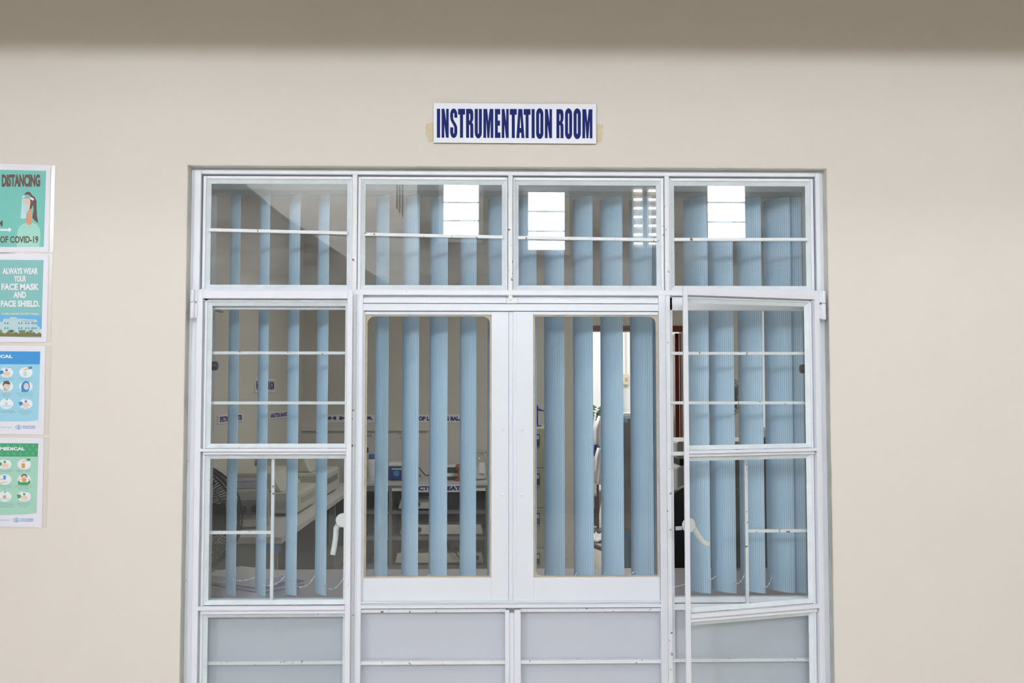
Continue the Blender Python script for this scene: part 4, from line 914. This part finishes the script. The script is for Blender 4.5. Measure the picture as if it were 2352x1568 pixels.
# dark wooden doorway to the bright next room
b = MB(); b.box(DX0, DX0+.05, YF-.02, YF+.14, 0, DZ); b.box(DX1-.05, DX1, YF-.02, YF+.14, 0, DZ); b.box(DX0+.05, DX1-.05, YF-.02, YF+.14, DZ-.05, DZ)
t = empty('door_1', Vector((DX0+.45, YF, 0)), kind='structure'); Ld = t.location
b.build('door_frame', 'wood_door', t, Ld, bevel=.003)
a = at(1541, 900, YF+.7); c = at(1562, 900, YF+.14)
MB().hexa([(a.x-.0, YF+.80, .01), (DX1-.088, YF+.145, .01), (DX1-.05, YF+.145, .01), (a.x+.04, YF+.80, .01)], [(a.x, YF+.80, DZ-.06), (DX1-.088, YF+.145, DZ-.06), (DX1-.05, YF+.145, DZ-.06), (a.x+.04, YF+.80, DZ-.06)]).build('door_leaf', 'wood_door', t, Ld, bevel=.002)
# things in the next room
YN = 8.4
L = Vector((at(1452, 900, 7.2).x, 7.5, 0)); t = empty('refrigerator', L, 'dark grey refrigerator with a blue sticker beyond the doorway', 'refrigerator')
xa_, xb_ = at(1424, 900, 7.2).x, at(1500, 900, 7.2).x; zt_ = at(1440, 959, 7.2).z
MB().box(xa_, xb_, 7.22, 7.8, .03, zt_).build('body', 'grey_fridge', t, L, bevel=.01)
dr = MB().box(xa_+.003, xb_-.003, 7.2, 7.22, .08, zt_-.005).build('door', 'grey_fridge', t, L, bevel=.006)
p0 = at(1430, 970, 7.198); p1 = at(1442, 960, 7.198); MB().box(p0.x, p1.x, 7.196, 7.2, p0.z, p1.z).build('sticker', 'sky_blue', dr, L)
MB().box(xb_-.06, xb_-.04, 7.16, 7.2, zt_-.55, zt_-.2).build('handle', 'grey_plastic', dr, L, bevel=.004)
for x in (xa_+.05, xb_-.05): MB().box(x-.02, x+.02, 7.24, 7.28, 0, .03).build('foot', 'black', t, L)
L = Vector((at(1441, 900, 7.35).x, 7.35, zt_)); tag(MB().box(L.x-.06, L.x+.10, 7.28, 7.45, zt_, zt_+.05).build('plastic_tray', 'white_plastic', L=L, bevel=.012), 'white plastic tray on top of the grey refrigerator', 'tray')
p = at(1437, 871, 9.6); L = Vector((p.x, 9.6, p.z)); t = empty('breaker_box', L, 'small yellowish breaker box on the bright wall beyond the doorway', 'breaker box')
h_ = (883-858)*12.8/2287/2; MB().box(p.x-.028, p.x+.028, 9.55, 9.6, p.z-h_, p.z+h_).build('cover', 'tape', t, L, bevel=.006); MB().box(p.x-.012, p.x+.012, 9.542, 9.55, p.z-.02, p.z+.02).build('switch', 'olive_metal', t, L)
MB().box(p.x-.008, p.x+.008, 9.585, 9.6, p.z+h_, 2.98).build('conduit', 'room_paint', t, L)
p = at(1428, 905, 9.45); L = Vector((p.x, 9.5, p.z-.3)); g = MB()
pts = [(p.x-.1, p.z+.2), (p.x+.01, p.z+.19), (p.x+.03, p.z+.1), (p.x+.015, p.z), (p.x+.04, p.z-.12), (p.x+.03, p.z-.24), (p.x-.1, p.z-.26)]
tag(g.prism([(x, 9.52, z) for x, z in pts], (0, .04, 0)).build('hanging_smock', 'sky_pale', L=L, bevel=.01), 'light blue smock hanging on the bright wall beside the breaker box', 'smock')
# plant leaves, coats on a stand, grey cupboard, brown box seen through the left gap
p = at(1366, 1100, 8.6); L = Vector((at(1352, 900, 9.0).x, 9.0, 0)); t = empty('potted_plant', L, 'potted leafy plant beyond the doorway, partly hidden by the blind', 'plant')
MB().lathe([(.12, 0), (.17, .28), (.18, .30)], (L.x, 9.0, 0), 20).build('pot', 'brown', t, L, smooth=True)
MB().tube([(L.x, 9.0, .25), (L.x+.02, 9.0, .8), (L.x+.06, 9.0, 1.25)], [.02, .015, .008], 8).build('stem', 'green_leaf', t, L, smooth=True)
g = MB()
for k in range(11):
    tz = at(1372, 936+k*3.2, 9.0); s_ = 1 if k % 2 else -1; x0 = at(1372-k*.8, 936, 9.0).x; ln = .11; q = Vector((x0, 9.0, tz.z)); d = Vector((s_*ln, .03*s_, .035+.01*(k % 3)))
    u_ = Vector((0, .005, .02)); g.add([q, q+d*.45+u_, q+d, q+d*.45-u_], [(0, 1, 2, 3)])
o = g.build('leaf', 'green_leaf', t, L); m_ = o.modifiers.new('t', 'SOLIDIFY'); m_.thickness = .002; o['kind'] = 'stuff'
L = Vector((at(1372, 900, 7.6).x, 7.6, 0)); t = empty('coat_rack', L, 'coat stand hung with white and dark garments beyond the doorway', 'coat rack')
MB().tube([(L.x, 7.6, .03), (L.x, 7.6, 1.28)], .013, 10).build('pole', 'black', t, L, smooth=True); MB().lathe([(.16, 0), (.16, .02), (.03, .035)], (L.x, 7.6, 0), 20).build('base', 'black', t, L, smooth=True)
def drape(nm, m, px, Y, ly, lab):
    pts_l, pts_r = [], []
    for (py, xl_, xr_) in ly: pts_l.append(at(xl_, py, Y)); pts_r.append(at(xr_, py, Y))
    n_ = len(ly); vs = []
    for j in range(n_):
        for k in range(7):
            u_ = k/6; q = pts_l[j].lerp(pts_r[j], u_); vs.append((q.x, Y+.02*cos(u_*14+j), q.z))
    fs = [(j*7+k, j*7+k+1, (j+1)*7+k+1, (j+1)*7+k) for j in range(n_-1) for k in range(6)]
    o = MB().add(vs, fs).build(nm, m, L=Vector((pts_l[0].x, Y, pts_l[-1].z)), smooth=True); m2 = o.modifiers.new('t', 'SOLIDIFY'); m2.thickness = .01
    return tag(o, lab, 'coat', 'garments on the coat stand')
drape('white_coat', 'cloth_white', 0, 7.52, [(955, 1376, 1392), (985, 1364, 1395), (1030, 1362, 1396), (1060, 1366, 1393)], 'white coat hanging at the top of the coat stand')
drape('dark_bag', 'blue_plastic', 0, 7.47, [(1020, 1364, 1374), (1028, 1362, 1378), (1045, 1363, 1377), (1052, 1366, 1372)], 'dark blue bag hanging between the white garments')
drape('white_cloth', 'cloth_white', 0, 7.40, [(1028, 1374, 1386), (1050, 1367, 1392), (1080, 1363, 1392), (1105, 1362, 1386), (1112, 1368, 1380)], 'white cloth hanging lowest on the coat stand')
xa_, xb_ = at(1340, 900, 8.0).x, at(1372, 900, 8.0).x; L = Vector(((xa_+xb_)/2, 8.2, 0)); t = empty('steel_cupboard', L, 'grey steel cupboard with dark edges beyond the doorway', 'cupboard')
zb_ = at(1360, 1187, 8.0).z; MB().box(xa_, xb_, 8.02, 8.4, .33, 1.05).build('body', 'cream_metal', t, L, bevel=.004); MB().box(xa_+.01, xb_-.012, 8.0, 8.02, .36, 1.03).build('door', 'white_plastic', t, L, bevel=.003)
for x in (xa_+.01, xb_-.03): MB().box(x, x+.02, 8.03, 8.05, 0, .33).build('leg', 'black', t, L)
L = Vector((at(1366, 900, 8.1).x, 8.1, 0)); t = empty('cardboard_box', L, 'brown box on the floor beneath the steel cupboard', 'box')
MB().box(L.x-.12, L.x+.035, 8.06, 8.3, 0, .17).build('body', 'brown', t, L, bevel=.003); MB().box(L.x-.125, L.x+.04, 8.055, 8.305, .17, .19).build('lid', 'dark', t, L, bevel=.003)
g = MB(); n_ = 14; vs = []; x0, x1 = at(1355, 900, 6.9).x, at(1400, 900, 6.9).x
for j in range(n_):
    for k in range(n_): vs.append((x0+(x1-x0)*k/(n_-1), 6.75+.5*j/(n_-1), .03+.022*sin(k*1.9+j*.7)*cos(j*1.3+k*.4)))
g.add(vs, [(j*n_+k, j*n_+k+1, (j+1)*n_+k+1, (j+1)*n_+k) for j in range(n_-1) for k in range(n_-1)])
o = g.build('floor_rug', 'cloth_white', L=Vector(((x0+x1)/2, 7.0, 0)), smooth=True); m2 = o.modifiers.new('t', 'SOLIDIFY'); m2.thickness = .012; tag(o, 'crumpled pale rug lying on the floor beyond the doorway', 'rug')
# blue office chair and black office chairs
def chair(loc_, rz, top, label, back='black', seat='black', zb=.95):
    L = Vector(loc_); t = empty('office_chair', L, label, 'chair'); t.rotation_euler = (0, 0, rz)
    f_ = lambda mb, nm, m, bv=0, sm=False: mb.build(nm, m, t, (0, 0, 0), bv, smooth=sm)
    for k in range(5):
        a_ = 2*pi*k/5+.3; e = Vector((.28*cos(a_), .28*sin(a_), .075)); lg = f_(MB().tube([(0, 0, .11), e], [.022, .014], 8), 'leg', 'black', 0, True)
        g = MB().lathe([(.024, -.015), (.026, 0), (.024, .015)], (e.x, e.y, .027), 12, 'x'); g.box(e.x-.008, e.x+.008, e.y-.008, e.y+.008, .027, .08); g.build('castor', 'black', lg, (0, 0, 0), smooth=True)
    f_(MB().tube([(0, 0, .09), (0, 0, .43)], .022, 12), 'gas_column', 'chrome', 0, True)
    f_(MB().box(-.23, .23, -.22, .22, .43, .50), 'seat', seat, .03)
    f_(MB().tube([(0, .18, .44), (0, .27, .5), (0, .26, .75)], .018, 8), 'back_post', 'black', 0, True)
    pts = rrect(-.22, .22, .58, zb, .16, (1, 1, 1, 1), 8)
    f_(MB().prism([(x, .22+.25*x*x-.0, z) for x, z in pts], (0, .05, 0)), 'backrest', back, .012)
    for s_ in (-1, 1): f_(MB().tube([(s_*.22, .12, .46), (s_*.27, .12, .5), (s_*.27, .12, .66), (s_*.27, -.1, .67)], .014, 8), 'armrest', 'black', 0, True)
    return t
chair((.83, 2.32, 0), radians(200), .5, 'blue office chair with low back in the middle of the room', 'sky_blue', 'blue_plastic', .73)
chair((1.0, 1.72, 0), radians(184), .5, 'black office chair nearest the window, in the gap left of the open casement', 'black', 'black', 1.07)
chair((1.50, 2.32, 0), radians(176), .5, 'tall black office chair behind the open casement', 'black', 'black', 1.26)
# second desk near the right wall, with printer, monitor and dark bag
L = Vector((1.9, 3.1, 0)); t = empty('side_desk', L, 'dark desk at the right carrying the printer, beyond the black chairs', 'desk')
MB().box(1.14, 2.43, 2.7, 3.5, .70, .73).build('tabletop', 'dark', t, L, bevel=.003)
for x in (1.2, 2.37): MB().box(x, x+.03, 2.74, 3.46, 0, .70).build('side_panel', 'dark', t, L)
MB().box(1.23, 2.37, 3.40, 3.42, .1, .70).build('back_panel', 'black', t, L)
za_ = at(1560, 1100, 2.8); L = Vector((1.40, 3.0, .73)); t = empty('printer', L, 'white and black office printer seen in the gap left of the open casement', 'printer')
zt_ = at(1560, 993, 2.75).z
MB().box(1.14, 1.60, 2.78, 3.2, .73, .73+.14).build('paper_tray', 'grey_plastic', t, L, bevel=.012)
MB().box(1.12, 1.62, 2.75, 3.22, .87, 1.06).build('body', 'white_plastic', t, L, bevel=.02)
MB().box(1.14, 1.60, 2.77, 3.2, 1.06, 1.10).build('scanner_gap', 'black', t, L, bevel=.004)
MB().box(1.12, 1.62, 2.75, 3.22, 1.10, max(1.16, zt_-.05)).build('lid', 'white_plastic', t, L, bevel=.015)
MB().box(1.17, 1.24, 2.744, 2.752, .95, 1.03).build('control_panel', 'dark_steel', t, L, bevel=.002)
MB().box(1.18, 1.24, 2.774, 2.782, .79, .82).build('tray_grip', 'black', t, L)
# round black fan beyond, white strip of window light
p = at(1660, 911, 4.4); L = Vector((p.x, 4.45, 0)); t = empty('stand_fan', L, 'small round black stand fan at the far right of the room', 'fan')
g = MB()
for ya_ in (-.05, .05):
    for rad in (1.0, .7, .4): g.tube([(p.x+.155*rad*cos(a_), 4.4+ya_*(1+.3*(1-rad)), p.z+.155*rad*sin(a_)) for a_ in [2*pi*k/36 for k in range(37)]], .003, 6, False)
    for k in range(64): a_ = 2*pi*k/64; g.tube([(p.x+.05*cos(a_), 4.4+ya_*1.3, p.z+.05*sin(a_)), (p.x+.155*cos(a_), 4.4+ya_, p.z+.155*sin(a_))], .002, 4, False)
g.build('cage', 'black', t, L, smooth=True)
for k in range(4):
    a0 = 2*pi*k/4; vs = []
    for q in range(6):
        r_ = .03+.115*q/5
        for e in (-1, 1): vs.append((p.x+r_*cos(a0+e*.68), 4.4-e*.02, p.z+r_*sin(a0+e*.68)))
    b_ = MB().add(vs, [(2*q, 2*q+1, 2*q+3, 2*q+2) for q in range(5)]).build('blade', 'black', t, L); b_.modifiers.new('t', 'SOLIDIFY').thickness = .002
MB().lathe([(.04, -.02), (.05, .02), (.045, .13)], (p.x, 4.4, p.z), 18, 'y').build('motor', 'black', t, L, smooth=True)
MB().tube([(p.x, 4.5, p.z), (p.x, 4.5, .03)], .014, 10).build('pole', 'black', t, L, smooth=True); MB().lathe([(.19, 0), (.19, .015), (.05, .04)], (p.x, 4.5, 0), 24).build('base', 'black', t, L, smooth=True)
# window in the right wall of the room
t = empty('window_7', Vector((XR, 5.17, 1.1)), kind='structure'); Lw = t.location
b = MB(); b.box(XR+.05, XR+.15, 4.6, 4.64, 1.1, 2.5); b.box(XR+.06, XR+.15, 5.77, 5.79, 1.1, 2.5); b.box(XR+.05, XR+.15, 4.64, 5.77, 1.1, 1.14); b.box(XR+.05, XR+.15, 4.64, 5.77, 2.46, 2.5); b.box(XR+.05, XR+.09, 5.15, 5.18, 1.14, 2.46)
b.build('window_frame', 'steel_paint', t, Lw)

t = empty('window_8', Vector((2.58, YF, 1.15)), kind='structure')
MB().frame(2.44, 2.72, 1.15, 2.3, .012, .03, .03, .03, YF+.02, YF+.10).build('window_frame', 'steel_paint', t, t.location)
